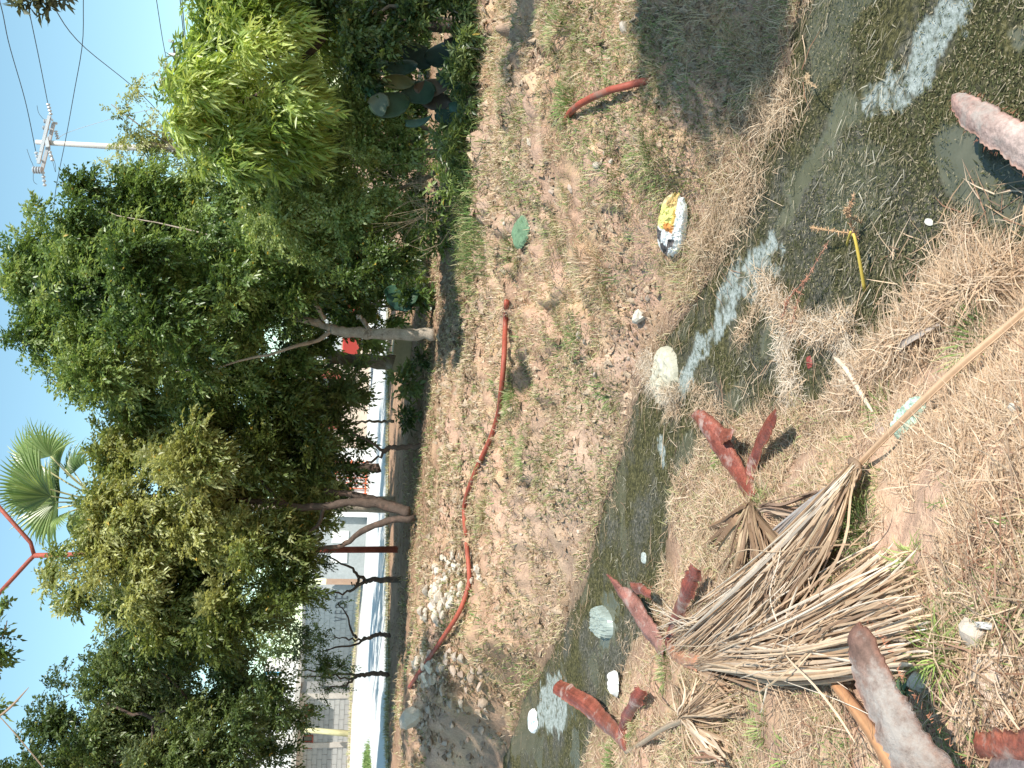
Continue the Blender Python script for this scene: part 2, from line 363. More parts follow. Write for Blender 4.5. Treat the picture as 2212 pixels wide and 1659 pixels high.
def water():
    b0 = CREEK.min(0); b1 = CREEK.max(0); b0 = np.maximum(b0, [-7.5, -0.4]); b1 = np.minimum(b1, [4.6, 15])
    st = 0.022; xs = np.arange(b0[0], b1[0], st); ys = np.arange(b0[1], b1[1], st)
    X, Y = np.meshgrid(xs, ys, indexing='ij'); x = X.ravel(); y = Y.ravel()
    sd = creek_sd(x, y); keep = sd < .16
    wx = x + .13 * (fbm(x * 7, y * 7, o=4, s=41, g=.65) - .5) * 2; wy = y + .17 * (fbm(x * 7, y * 7, o=4, s=42, g=.65) - .5) * 2
    sc = np.zeros(x.shape); cl = np.zeros(x.shape)
    for P in SCUM: sc = np.maximum(sc, inpoly(wx, wy, poly_px(P, ZW)))
    for P in CLEAR: cl = np.maximum(cl, inpoly(wx, wy, poly_px(P, ZW)))
    br = fbm(x * 14, y * 14, o=3, s=44); br2 = fbm(x * 22, y * 34, o=3, s=48); sc = sc * np.clip((br * .6 + br2 * .4 - .36) * 14, .12, 1)
    cl = np.maximum(cl, (fbm(x * 2.2, y * 2.2, o=3, s=45) > .66) * 0.8) * (1 - sc)
    z = ZW + (1 - np.maximum(sc * .7, cl)) * (.012 * fbm(x * 25, y * 25, o=2, s=46)) + sc * .004 * vnoise(x * 40, y * 40, s=47)
    nx, ny = X.shape; idx = np.arange(nx * ny).reshape(nx, ny); k = keep.reshape(nx, ny)
    q = k[:-1, :-1] & k[1:, :-1] & k[1:, 1:] & k[:-1, 1:]
    Fc = np.stack([idx[:-1, :-1][q], idx[1:, :-1][q], idx[1:, 1:][q], idx[:-1, 1:][q]], 1)
    used = np.unique(Fc); mp = np.full(nx * ny, -1); mp[used] = np.arange(len(used))
    m = bpy.data.materials.new('ditch_water'); m.use_nodes = True; t = m.node_tree; N = t.nodes; L = t.links; b = N['Principled BSDF']
    def attr(nm):
        a = N.new('ShaderNodeAttribute'); a.attribute_name = nm; return a.outputs['Fac']
    tc = N.new('ShaderNodeTexCoord')
    def noise(s, d=6):
        n = N.new('ShaderNodeTexNoise'); n.inputs['Scale'].default_value = s; n.inputs['Detail'].default_value = d; n.inputs['Roughness'].default_value = .7
        L.new(tc.outputs['Object'], n.inputs['Vector']); return n.outputs['Fac']
    def ramp(f, stops):
        r = N.new('ShaderNodeValToRGB'); L.new(f, r.inputs[0]); e = r.color_ramp.elements
        while len(e) < len(stops): e.new(.5)
        for i, (p, c) in enumerate(stops): e[i].position = p; e[i].color = (*c, 1)
        return r.outputs[0]
    def mix(f, a, c):
        x = N.new('ShaderNodeMix'); x.data_type = 'RGBA'; L.new(f, x.inputs[0]); L.new(a, x.inputs[6]); L.new(c, x.inputs[7]); return x.outputs[2]
    alg = ramp(noise(48, 10), [(.36, (.012, .014, .007)), (.47, (.048, .046, .016)), (.57, (.105, .095, .036)), (.70, (.24, .21, .12))])
    alg2 = ramp(noise(45, 8), [(.34, (.028, .03, .024)), (.5, (.075, .074, .055)), (.66, (.20, .185, .15))])
    r0 = N.new('ShaderNodeMapRange'); r0.inputs[1].default_value = .46; r0.inputs[2].default_value = .6; L.new(noise(1.6, 4), r0.inputs[0])
    alg = mix(r0.outputs[0], alg, alg2)
    clr = ramp(noise(6, 4), [(.3, (.085, .09, .06)), (.7, (.13, .13, .09))])
    scm = ramp(noise(38, 8), [(.36, (.10, .115, .09)), (.46, (.25, .285, .26)), (.62, (.40, .44, .42))])
    c = mix(attr('clear'), alg, clr); c = mix(attr('scum'), c, scm); L.new(c, b.inputs['Base Color'])
    r1 = N.new('ShaderNodeMapRange'); b.inputs['Specular IOR Level'].default_value = .3; r1.inputs[3].default_value = .95; r1.inputs[4].default_value = .07; L.new(attr('clear'), r1.inputs[0]); L.new(r1.outputs[0], b.inputs['Roughness'])
    bp = N.new('ShaderNodeBump'); bp.inputs['Distance'].default_value = .012
    r2 = N.new('ShaderNodeMapRange'); r2.inputs[3].default_value = .9; r2.inputs[4].default_value = .04; L.new(attr('clear'), r2.inputs[0]); L.new(r2.outputs[0], bp.inputs['Strength'])
    L.new(noise(70, 8), bp.inputs['Height']); L.new(bp.outputs[0], b.inputs['Normal'])
    o = mk('water', np.stack([x, y, z], 1)[used], mp[Fc], m, smooth=True, attrs={'scum': sc[used], 'clear': cl[used]})
    tag(o, 'stagnant ditch water under olive algae and pale scum', kind='structure')
water()

# ================================================================== GRASS, STRAW, LITTER
def blades(name, P, az, tilt, L, Wd, col, label=None, bend=.5, mat_=None, parent=None, kind='stuff', jitter=.12):
    """P roots, az heading, tilt from vertical, L length, Wd width: bent tapering blades, 3 triangles each"""
    n = len(P); L = np.broadcast_to(L, n); Wd = np.broadcast_to(Wd, n); tilt = np.broadcast_to(tilt, n)
    hz = np.stack([np.sin(az), np.cos(az), np.zeros(n)], 1); up = np.array([0, 0, 1.0])
    side = np.stack([np.cos(az), -np.sin(az), np.zeros(n)], 1)
    roll = rng.normal(0, .5, n)[:, None]; side = nrm(side + up * roll * .4)
    d1 = hz * np.sin(tilt)[:, None] + up * np.cos(tilt)[:, None]
    t2 = np.minimum(tilt + bend, 1.62); d2 = hz * np.sin(t2)[:, None] + up * np.cos(t2)[:, None]
    kx = rng.normal(0, .22, n)[:, None]; d2 = nrm(d2 + side * kx)
    a = P; m = a + d1 * (L * .5)[:, None]; e = m + d2 * (L * .5)[:, None]; w = (Wd * .5)[:, None] * side
    V = np.stack([a - w, a + w, m - w * .85, m + w * .85, e], 1).reshape(-1, 3)
    b = (np.arange(n) * 5)[:, None]
    Fc = np.concatenate([b + [0, 1, 3], b + [0, 3, 2], b + [2, 3, 4]], 0)
    c = np.asarray(col, float); c = np.broadcast_to(c, (n, 3)) if c.ndim == 1 else c
    c = c * (1 + rng.normal(0, jitter, (n, 1))); c = np.repeat(np.clip(c, .01, .9), 5, 0)
    o = mk(name, V, Fc, mat_ or M_grass, parent, cols=c)
    return tag(o, label, kind=kind)
def pick(cols, n, w=None):
    cols = np.array(cols, float); return cols[rng.choice(len(cols), n, p=w)]
STRAW = [(.60, .44, .29), (.53, .37, .24), (.68, .54, .40), (.44, .30, .20), (.61, .47, .34)]
DRYG = [(.44, .40, .20), (.50, .44, .27), (.38, .36, .17), (.56, .47, .31), (.33, .25, .16)]
GREEN = [(.14, .24, .06), (.20, .30, .09), (.10, .18, .05), (.30, .36, .14), (.24, .30, .10)]
def fan(n, r0, r1, th=31):
    u = rng.uniform(1 / r1, 1 / r0, n); r = 1 / u; a = rng.uniform(radians(-th), radians(th), n)
    return r * np.sin(a), r * np.cos(a)
def root(x, y, dz=0): return np.stack([x, y, Hfull(x, y) + dz], 1)
BARE = [([(2075,1440),(2120,1400),(2300,1380),(2400,1560),(2250,1630),(2120,1610),(2060,1540)], .05), ([(2080,1300),(2060,1150),(2120,1020),(2212,900),(2400,850),(2400,1250),(2212,1290)], .28), ([(1840,1180),(1900,1120),(1950,1180),(1890,1260),(1820,1280)], .2), ([(1830,1520),(1900,1480),(2000,1500),(2080,1600),(2000,1659),(1880,1600)], .35)]
def scatter():
    # straw litter lying on the near bank
    x, y = fan(190000, 1.35, 8.5); sd = creek_sd(x, y); side = y < np.interp(x, NX, NY)
    k = (sd > -.02) & side & (fbm(x * 3.1, y * 3.1, o=3, s=51) + .05 * np.clip((x + y * .1), -1, 1) > .37 + .12 * (rng.random(len(x)) - .5))
    for Pq, keep in BARE: k &= ~inpoly(x + .05 * (fbm(x * 8, y * 8, o=2, s=68) - .5), y, poly_px(Pq, -.05)) | (rng.random(len(x)) < keep)
    x, y = x[k], y[k]; n = len(x)
    blades('straw_litter', root(x, y, .004), rng.normal(1.0, 1.0, n) + pi * rng.integers(0, 2, n), rng.uniform(1.25, 1.6, n), rng.gamma(4, .014, n) + .015, rng.uniform(.0018, .0042, n), pick(STRAW, n), 'dry straw litter matted over the near bank', .12)
    x, y = fan(90000, 4.0, 11.5); sd = creek_sd(x, y); k = (sd > -.06) & (sd < 1.9) & (y < np.interp(x, NX, NY)) & (fbm(x * 2.8, y * 2.8, o=3, s=52) > .39); x, y = x[k], y[k]; n = len(x)
    blades('matted_straw', root(x, y, .004), rng.uniform(0, 2 * pi, n), rng.uniform(1.0, 1.6, n), rng.uniform(.04, .13, n), rng.uniform(.003, .006, n), pick(STRAW + DRYG[1:3] + [(.34,.24,.16)], n), 'straw matted along the near side of the ditch', .2)
    # short live and half-dry grass on the near bank
    x, y = fan(80000, 1.35, 8.5); sd = creek_sd(x, y); side = y < np.interp(x, NX, NY)
    k = (sd > .05) & side & (fbm(x * 2.3 + 9, y * 2.3, o=3, s=53) > .53 + .1 * (rng.random(len(x)) - .5)) & ((x < .6) | (rng.random(len(x)) < .25))
    for Pq, keep in BARE: k &= ~inpoly(x, y, poly_px(Pq, -.05)) | (rng.random(len(x)) < keep)
    x, y = x[k], y[k]; n = len(x)
    blades('low_grass', root(x, y), rng.uniform(0, 2 * pi, n), rng.uniform(.3, 1.3, n), rng.uniform(.02, .065, n), rng.uniform(.002, .0042, n), pick(GREEN + DRYG, n, [.10, .13, .06, .15, .12, .12, .1, .1, .08, .04]), 'half dry low grass on the near bank', .6)
    # far bank
    x, y = fan(330000, 3.6, 17); sd = creek_sd(x, y); side = y > np.interp(x, NX, NY)
    r = np.hypot(x, y); nz = fbm(x * 1.5, y * 1.5, o=4, s=55); nz2 = fbm(x * 5, y * 5, o=2, s=56)
    th = .435 + .06 * (rng.random(len(x)) - .5) + .10 * (r > 12.3) - .05 * ((r > 10) & (r < 12.5) & (np.abs(x + .5) < 3))
    k = (sd > -.04) & side & (nz * .7 + nz2 * .3 > th)
    x, y, nz, nz2, r = x[k], y[k], nz[k], nz2[k], r[k]; n = len(x)
    gr = np.clip((fbm(x * 1.1 + 30, y * 1.1, o=3, s=57) - .49) * 6, 0, 1) * .45
    c = pick(DRYG + STRAW, n, [.13, .12, .1, .13, .06, .1, .1, .13, .06, .07]); g = rng.random(n) < gr; c[g] = pick(GREEN, g.sum())
    wf = np.clip(r / 4.2, .8, 3.4)
    blades('bank_grass', root(x, y, -.003), rng.uniform(0, 2 * pi, n), rng.uniform(.35, 1.45, n), rng.uniform(.03, .085, n) * np.clip(r / 6.5, .9, 1.7), rng.uniform(.002, .0042, n) * wf, c, 'short dry yellowish grass over the far bank', .5)
    # straw mats along both water lines
    x, y = fan(150000, 2.2, 13); sd = creek_sd(x, y)
    k = (sd > -.28) & (sd < .26) & (fbm(x * 3.3, y * 3.3, o=3, s=58) > .47 + np.clip(-sd, 0, 1) * 1.0); x, y = x[k], y[k]; n = len(x)
    P = np.stack([x, y, np.maximum(Hfull(x, y), ZW + .006) + rng.uniform(0, .012, n)], 1)
    blades('water_line_straw', P, rng.uniform(0, 2 * pi, n), rng.uniform(1.3, 1.62, n), rng.uniform(.03, .12, n), rng.uniform(.0018, .004, n), pick(STRAW + [(.27, .2, .14)], n), 'tangled dry stems along the water line', .1)
    # flecks floating in the algae
    x, y = fan(230000, 2.0, 13); sd = creek_sd(x, y); k = (sd < -.02) & (fbm(x * 2, y * 2, o=2, s=59) > .30)
    for Pq in SCUM + CLEAR: k &= ~inpoly(x, y, poly_px(Pq, ZW)) | (rng.random(len(x)) < .16)
    x, y = x[k], y[k]; n = len(x)
    P = np.stack([x, y, np.full(n, ZW + .011)], 1)
    blades('floating_flecks', P, rng.uniform(0, 2 * pi, n), 1.5, rng.gamma(2, .005, n) + .005, rng.uniform(.002, .0055, n), pick([(.07, .075, .03), (.11, .11, .045), (.36, .30, .2), (.04, .045, .018), (.19, .17, .09), (.08, .09, .035), (.05, .055, .022)], n), 'bits of leaf and stem floating in the algae', .05)
    # pale stems and scum rafts drifting on the mat
    x, y = fan(42000, 2.2, 13); sd = creek_sd(x, y); k = (sd < .05) & ((np.hypot(x, y) > 4.2) | (rng.random(len(x)) < .35)) & (fbm(x * 1.3, y * 3.4, o=3, s=83) > .50); x, y = x[k], y[k]; n = len(x)
    blades('drifting_stems', np.stack([x, y, np.full(n, ZW + .012) + rng.uniform(0, .01, n)], 1), rng.normal(-.9, .6, n), 1.52, rng.uniform(.02, .11, n), rng.uniform(.002, .005, n), pick([(.36,.31,.22),(.26,.22,.15),(.46,.42,.33),(.15,.13,.08),(.12,.12,.05)], n), 'pale stems drifting along the algae mat', .06)
    # leaf litter in the tree strip
    x, y = fan(60000, 10.5, 19); k = fbm(x * 1.2, y * 1.2, o=3, s=60) > .42; x, y = x[k], y[k]; n = len(x)
    blades('leaf_litter', root(x, y, .01), rng.uniform(0, 2 * pi, n), rng.uniform(1.2, 1.6, n), rng.uniform(.03, .09, n), rng.uniform(.012, .028, n), pick([(.32, .23, .15), (.42, .32, .22), (.22, .15, .1), (.36, .3, .17)], n), 'fallen leaves under the roadside trees', .1)
    # ragged fringe along the road edge
    e = np.array([gz(838, yy, .3)[:2] for yy in range(1680, 500, -15)]); k = rng.integers(0, len(e) - 1, 9000); t = rng.random((9000, 1))
    p = e[k] * (1 - t) + e[k + 1] * t + rng.normal(0, .22, (9000, 2)); n = 9000
    blades('verge_fringe', root(p[:, 0], p[:, 1]), rng.uniform(0, 2 * pi, n), rng.uniform(.1, .9, n), rng.uniform(.05, .14, n), rng.uniform(.006, .012, n), pick(DRYG + [(.2, .22, .08)], n), 'dry grass fringe along the road edge', .5)

_o = np.argsort([p[0] for p in fe]); NX = np.array([fe[i][0] for i in _o]); NY = np.array([fe[i][1] for i in _o]) - .25
scatter()
def tussocks():
    # clumps of dry and half green grass over the far bank
    x, y = fan(2300, 3.8, 14.5); sd = creek_sd(x, y); k = (y > np.interp(x, NX, NY)) & (sd > .05) & (fbm(x * 1.1, y * 1.1, o=3, s=64) > .44); x, y = x[k], y[k]; m = len(x); per = 46
    n = m * per; rad = rng.uniform(.05, .17, m); a = rng.uniform(0, 2 * pi, n); rr = np.sqrt(rng.random(n)); R_ = np.repeat(rad, per); X = np.repeat(x, per) + R_ * rr * np.sin(a); Y = np.repeat(y, per) + R_ * rr * np.cos(a)
    g = np.repeat(rng.random(m) < .30, per); c = pick(STRAW + DRYG, n); gm = g & (rng.random(n) < .6); c[gm] = pick(GREEN, gm.sum()); r = np.hypot(X, Y)
    blades('bank_tussocks', root(X, Y, -.004), a + rng.normal(0, .6, n), .1 + 1.2 * rr * rng.uniform(.5, 1.1, n), (R_ * .8 + .03) * rng.uniform(.5, 1.2, n), .0028 * np.clip(r / 5, .8, 2.6), c, 'clumps of straw coloured grass dotted over the far bank', .7)
    # crumbs of broken soil
    x1, y1 = fan(26000, 1.4, 4.2); x2, y2 = fan(60000, 3.8, 13.5); k = y2 > np.interp(x2, NX, NY); x = np.concatenate([x1, x2[k]]); y = np.concatenate([y1, y2[k]]); k = (creek_sd(x, y) > .06) & (fbm(x * 1.9, y * 1.9, o=3, s=66) > .46); x, y = x[k], y[k]; n = len(x); r = np.hypot(x, y)
    s = rng.gamma(2, .0011, n) * r * .85 + .0012 * r; c0 = root(x, y); d = rng.normal(0, 1, (n, 4, 3)) * .35 + np.array([[1, 0, -.3], [-.5, .87, -.3], [-.5, -.87, -.3], [0, 0, .8]]); V = (c0[:, None] + d * s[:, None, None] * .8 + np.array([0, 0, 1]) * s[:, None, None] * .12).reshape(-1, 3)
    b = (np.arange(n) * 4)[:, None]; Fc = np.concatenate([b + [0, 1, 3], b + [1, 2, 3], b + [2, 0, 3]], 0); c = pick([(.46,.32,.22),(.38,.26,.17),(.56,.42,.30),(.30,.20,.13),(.50,.39,.28)], n)
    o = mk('soil_crumbs', V, Fc, M_ground, cols=np.repeat(c, 4, 0)); tag(o, 'crumbs and small clods of dry broken soil', kind='stuff')
tussocks()

def tuft(px, py, rad, n, Lm, col, label, name='grass_tuft', wd=.004, group=None, spread=1.15, cat='grass tuft'):
    p = onray(px, py); z = H1(p[0], p[1])
    a = rng.uniform(0, 2 * pi, n); rr = rad * np.sqrt(rng.random(n)) ; x = p[0] + rr * np.sin(a); y = p[1] + rr * np.cos(a)
    az = a + rng.normal(0, .5, n); tl = .12 + spread * (rr / rad) * rng.uniform(.5, 1.1, n)
    o = blades(name, np.stack([x, y, Hfull(x, y) - .004], 1), az, tl, Lm * rng.uniform(.5, 1.1, n), wd * rng.uniform(.7, 1.3, n), pick(col, n), bend=.65, kind=None)
    tag(o, label, cat, group); return o
GG = 'green grass tufts on the banks'
mixg = GREEN + DRYG[:2]
for (px, py, rad, n, Lm, cset, lab) in [
 (1110,850,.20,420,.17,mixg,'green grass tuft growing over the orange hose where it bends'),
 (1045,1105,.22,380,.16,DRYG + GREEN[3:],'olive grass tuft against the middle of the long orange hose'),
 (1150,985,.26,480,.14,mixg,'long olive green tuft below the bend of the orange hose'),
 (1320,850,.14,240,.13,GREEN,'bright green tuft just above the twig covered white sack'),
 (1240,735,.12,170,.12,GREEN,'small green tuft on bare soil right of the orange hose'),
 (1210,700,.16,220,.10,DRYG + GREEN[:2],'thin yellow green tuft above the small green one'),
 (1105,545,.20,260,.20,mixg,'spiky green tuft at the brow right of the slim trunk'),
 (1180,490,.20,320,.13,DRYG + GREEN[:1],'brownish grass tuft around a broad grey green leaf'),
 (1270,590,.24,520,.13,STRAW + DRYG,'dense straw coloured tuft over a dark hollow in the bank'),
 (1215,60,.22,380,.17,mixg,'green tuft in dappled light near the right end of the far bank'),
 (1225,225,.16,260,.18,GREEN,'green blades at the upper end of the short orange hose'),
 (1310,370,.24,420,.12,DRYG + GREEN[:2],'yellow green tuft on the bank between short hose and crisp bag'),
 (1385,330,.20,300,.12,DRYG + GREEN[:2],'straw and green tuft just below the short orange hose'),
 (1250,1380,.20,200,.10,GREEN,'green shoots at the top of the water line above the first boot') ,
 (1430,380,.22,260,.14,mixg,'green blades in shade nearest the crisp bag'),
 (2035,1410,.05,85,.12,[(.30,.40,.10),(.36,.44,.14),(.24,.34,.08)],'largest bright green tuft in the foreground beside the leaf tips'),
 (1640,1105,.09,110,.11,mixg,'green tuft at the foot of the upper forked leaf base'),
 (1860,1150,.10,140,.12,mixg,'green tuft beside the knot of the long palm leaf'),
 (1645,1565,.10,90,.09,[(.30,.36,.13),(.40,.40,.2),(.24,.3,.1)],'green tuft left of the folded brown leaf'),
 (1440,1440,.14,260,.09,mixg,'green tuft between the two forked leaf bases on the left'),
 (1375,1560,.12,240,.09,GREEN + DRYG,'green tuft inside the fork of the lowest left leaf base'),
 (2110,735,.10,110,.13,mixg,'green blades across the broken end of the long leaf stalk'),
 (1700,1640,.07,45,.10,[(.26,.38,.10),(.32,.42,.14)],'broad green blades at the left edge of the foreground'),
 (1325,1650,.15,260,.12,GREEN,'green tuft at the left edge on the water side'),
 (1965,1225,.07,70,.10,[(.30,.38,.12),(.36,.42,.16)],'small green tuft where the white leaf tips end'),
 (1905,890,.06,60,.12,mixg,'few green blades right of the mint green rag'),
 (1780,1225,.08,100,.1,mixg,'green tuft in the shade under the palm leaf bundle'),
 (1560,985,.10,150,.08,mixg,'green grass between fork and water on the near bank'),
 (2140,1650,.05,40,.10,mixg,'sparse blades beside the mortar patch')]:
    tuft(px, py, rad, n, Lm, cset, lab, group=GG, wd=.0042 if px < 1500 else .005)
# ================================================================== TREES
def blob(px, py, r, D, sq=1.0):
    c = at(px, py, D); return (c, r / F * D, sq)
def leaves(name, parent, blobs, dens, L, Wd, cols, droop=.35, per=11, twig=.28, shell=.62, mat_=None, label=None, gap=.47, face=True, curl=.25):
    """leaf sprays scattered through the crown's lobes; two folded triangles a leaf"""
    allP = []; allD = []; allT = []
    for (c, R, sq) in blobs:
        nsub = max(6, int(20 + R * 22)); d = nrm(rng.normal(0, 1, (nsub, 3))); sc = c + d * R * rng.uniform(.2, .88, (nsub, 1)); sr = R * rng.uniform(.17, .34, nsub)
        n = max(8, int(dens * R * R * 4.0)); k = rng.integers(0, nsub, n); dd = nrm(rng.normal(0, 1, (n, 3)))
        rad = sr[k] * rng.uniform(shell, 1.0, n) ** .6
        p = sc[k] + dd * rad[:, None] * V3(1, .9, sq)
        ok = fbm(p[:, 0] * 1.6, p[:, 1] * 1.6, p[:, 2] * 1.6, o=2, s=71) > gap * rng.uniform(.75, 1.1, n)
        p = p[ok]; dd = dd[ok]; out = nrm(p - c)
        t = nrm(dd * .5 + out * .7 + rng.normal(0, .35, p.shape) + V3(0, 0, .15 - droop * .5))
        allP.append(p); allT.append(t)
    P = np.concatenate(allP); T = np.concatenate(allT); n = len(P)
    tone = fbm(P[:, 0] * .9, P[:, 1] * .9, P[:, 2] * .9, o=2, s=77)
    cols = np.array(cols, float); ci = np.clip(((tone - .3) / .4 + rng.normal(0, .22, n)) * len(cols), 0, len(cols) - 1).astype(int)
    cc = cols[ci] * (1 + rng.normal(0, .13, (n, 1)))
    up = V3(0, 0, 1); S = nrm(np.cross(T, up + rng.normal(0, .15, (n, 3)))); U = nrm(np.cross(S, T))
    j = np.arange(per); tt = (j + .5) / per; sg = np.where(j % 2 == 0, 1, -1)
    base = P[:, None] + T[:, None] * (tt * twig - twig * .4)[None, :, None] - up * (droop * twig * .6 * tt ** 2)[None, :, None]
    an = np.where(j == per - 1, 0, 1)
    D = nrm(T[:, None] * .75 + S[:, None] * (sg * an)[None, :, None] * .85 - up * droop * rng.uniform(.2, 1.6, (n, per, 1)) + rng.normal(0, .34, (n, per, 3)))
    base = base.reshape(-1, 3); D = D.reshape(-1, 3); N_ = len(D)
    Nn = np.repeat(U, per, 0) + rng.normal(0, .45, (N_, 3)); Sd = nrm(np.cross(D, Nn)); Nn = nrm(np.cross(Sd, D))
    l = L * rng.uniform(.45, 1.2, (N_, 1)); w = Wd * rng.uniform(.75, 1.15, (N_, 1)) * .5
    a = base; e = base + D * l - up * l * curl * .4; m = base + D * l * .45
    V = np.stack([a, m + Sd * w + Nn * w * .35, e, m - Sd * w + Nn * w * .35], 1).reshape(-1, 3)
    b = (np.arange(N_) * 4)[:, None]; Fc = np.concatenate([b + [0, 1, 2], b + [0, 2, 3]], 0)
    c = np.repeat(cc, per, 0) * (1 + rng.normal(0, .10, (N_, 1))); yel = rng.random(N_) < .004; c[yel] = (.55, .38, .08)
    c = np.repeat(np.clip(c, .01, .8), 4, 0)
    o = mk(name, V, Fc, mat_ or M_leaf, parent, cols=c); return tag(o, label, kind='stuff')
def limb(name, pts, r0, r1, m, parent, n=8, seg=14, wig=.02):
    P = spline(pts, seg); P[1:-1] += rng.normal(0, wig, (len(P) - 2, 3)) * V3(1, 1, .3)
    v, f = tube_vf(P, np.linspace(r0, r1, seg) * (1 + .08 * np.sin(np.arange(seg) * 2.1)), n)
    v = np.array(v); v += (vnoise(v[:, 0] * 9, v[:, 1] * 9, v[:, 2] * 3, s=3)[:, None] - .5) * r0 * .25
    return mk(name, v, f, m, parent, smooth=True)
def tree(base_px, label, trunks, branches, crown, bark=M_bark, cat='tree', group=None, name='tree', base_w=None, extra=None):
    b = V3(*base_w) if base_w is not None else onray(*base_px)
    if base_w is None: b[2] = H1(b[0], b[1], False)
    e = empty(name, b, label, cat, group)
    for (pts, r0, r1) in trunks: limb('trunk', pts, r0, r1, bark, e, 10, 18, .012)
    for (pts, r0, r1) in branches: limb('branch', pts, r0, r1, bark, e, 6, 12, .02)
    for kw in crown: leaves('crown', e, **kw)
    return e, b
def pp(pts, D): return [at(a, b, (D if np.isscalar(D) else D[i])) for i, (a, b) in enumerate(pts)]
def bl(lst, D, dj=.8): return [blob(a, b, r, D + rng.uniform(-dj, dj)) for a, b, r in lst]
def twigs_to(blobs, start, m, e, r=.02, k=None):
    for (c, R, s) in blobs[:k]:
        mid = (start + c) / 2 + V3(rng.normal(0, .15), rng.normal(0, .15), -.1)
        limb('branch', [start, mid, c + V3(0, 0, R * .5)], r, r * .3, m, e, 5, 9, .03)

G_mid = [(.06, .105, .028), (.10, .16, .045), (.15, .225, .065), (.21, .29, .09), (.28, .35, .13)]
G_yel = [(.11, .145, .04), (.17, .215, .065), (.25, .29, .095), (.33, .355, .14), (.40, .41, .18)]
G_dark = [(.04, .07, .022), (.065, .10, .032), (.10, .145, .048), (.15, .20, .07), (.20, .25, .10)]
G_bright = [(.13, .20, .04), (.20, .29, .06), (.29, .39, .09), (.38, .47, .13), (.47, .54, .18)]
G_small = [(.08, .125, .035), (.13, .19, .055), (.20, .27, .085), (.28, .35, .12), (.35, .42, .17)]

# B: tall tree with the slim pale trunk in the middle
D = 14.0
tb = [(940,722),(880,721),(800,720),(740,717),(715,712)]
bB = bl([(130,560,105),(250,490,120),(400,470,130),(130,690,105),(280,670,135),(430,620,120),(560,560,110),(700,480,100),(560,690,110),(370,790,115),(230,800,95),(500,820,100),(310,410,85),(640,420,90),(60,640,60),(95,470,45),(60,740,60),(60,560,55),(640,620,85),(620,780,75),(180,410,45),(440,380,80),(560,440,90),(170,640,90),(40,600,45),(180,760,90),(300,750,100),(420,870,80),(300,860,80),(150,830,50),(690,600,60),(560,600,100),(620,700,60)], D) + bl([(170,530,80),(300,560,90),(230,640,90),(430,520,90),(350,660,90),(120,620,60),(500,620,80),(420,770,80),(560,520,70)], D - 1.3, .3)
tree((940,722), 'tall dense tree on one slim pale trunk at the brow of the bank', [(pp(tb, D), .095, .075)],
 [(pp([(715,712),(690,700),(650,690),(625,675)], D), .06, .035),(pp([(720,712),(690,735),(650,742),(600,760),(540,775),(470,790),(380,803)], [D,D,D-.3,D-.5,D-.6,D-.7,D-.7]), .04, .008),
  (pp([(800,718),(790,700),(772,680)], D), .045, .03),(pp([(640,575),(580,545),(520,525),(420,500),(300,470),(230,455)], [D-.4,D-.6,D-.8,D-.7,D-.6,D-.4]), .022, .006),
  (pp([(680,640),(640,590),(600,560)], D), .035, .02),(pp([(700,690),(680,650),(640,575)], [D,D-.2,D-.4]), .04, .03),
  (pp([(645,594),(600,594),(480,597)], [D-.5,D-.8,D-1]), .016, .010),(pp([(690,700),(500,650),(300,620),(120,640)], [D,D+.2,D+.2,D]), .06, .02)],
 [dict(blobs=bB, dens=430, L=.088, Wd=.038, cols=G_mid, gap=.43)], bark=M_barkp)
# C: thick leaning grey trunk behind
D = 16.0
cC = bl([(700,800,60),(740,860,50),(660,860,60),(700,930,55),(620,930,70),(770,800,30),(590,860,60)], D, .5)
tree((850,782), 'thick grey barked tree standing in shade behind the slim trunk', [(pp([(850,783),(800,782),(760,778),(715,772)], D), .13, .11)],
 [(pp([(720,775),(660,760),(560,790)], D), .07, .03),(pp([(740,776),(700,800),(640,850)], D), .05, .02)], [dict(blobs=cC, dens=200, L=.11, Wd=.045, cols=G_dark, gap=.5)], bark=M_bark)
# thin dark trunk between
D = 15.0
cX = bl([(760,945,35),(720,985,40),(680,1000,50),(640,980,60),(790,900,22),(700,1060,50),(650,1060,60)], D, .5)
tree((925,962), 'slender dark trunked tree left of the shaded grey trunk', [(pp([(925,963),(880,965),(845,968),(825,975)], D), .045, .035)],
 [(pp([(830,972),(800,955),(760,935)], D), .03, .012),(pp([(840,968),(815,990),(770,1010)], D), .028, .012)], [dict(blobs=cX, dens=170, L=.09, Wd=.036, cols=G_dark, gap=.5)], bark=M_barkd)
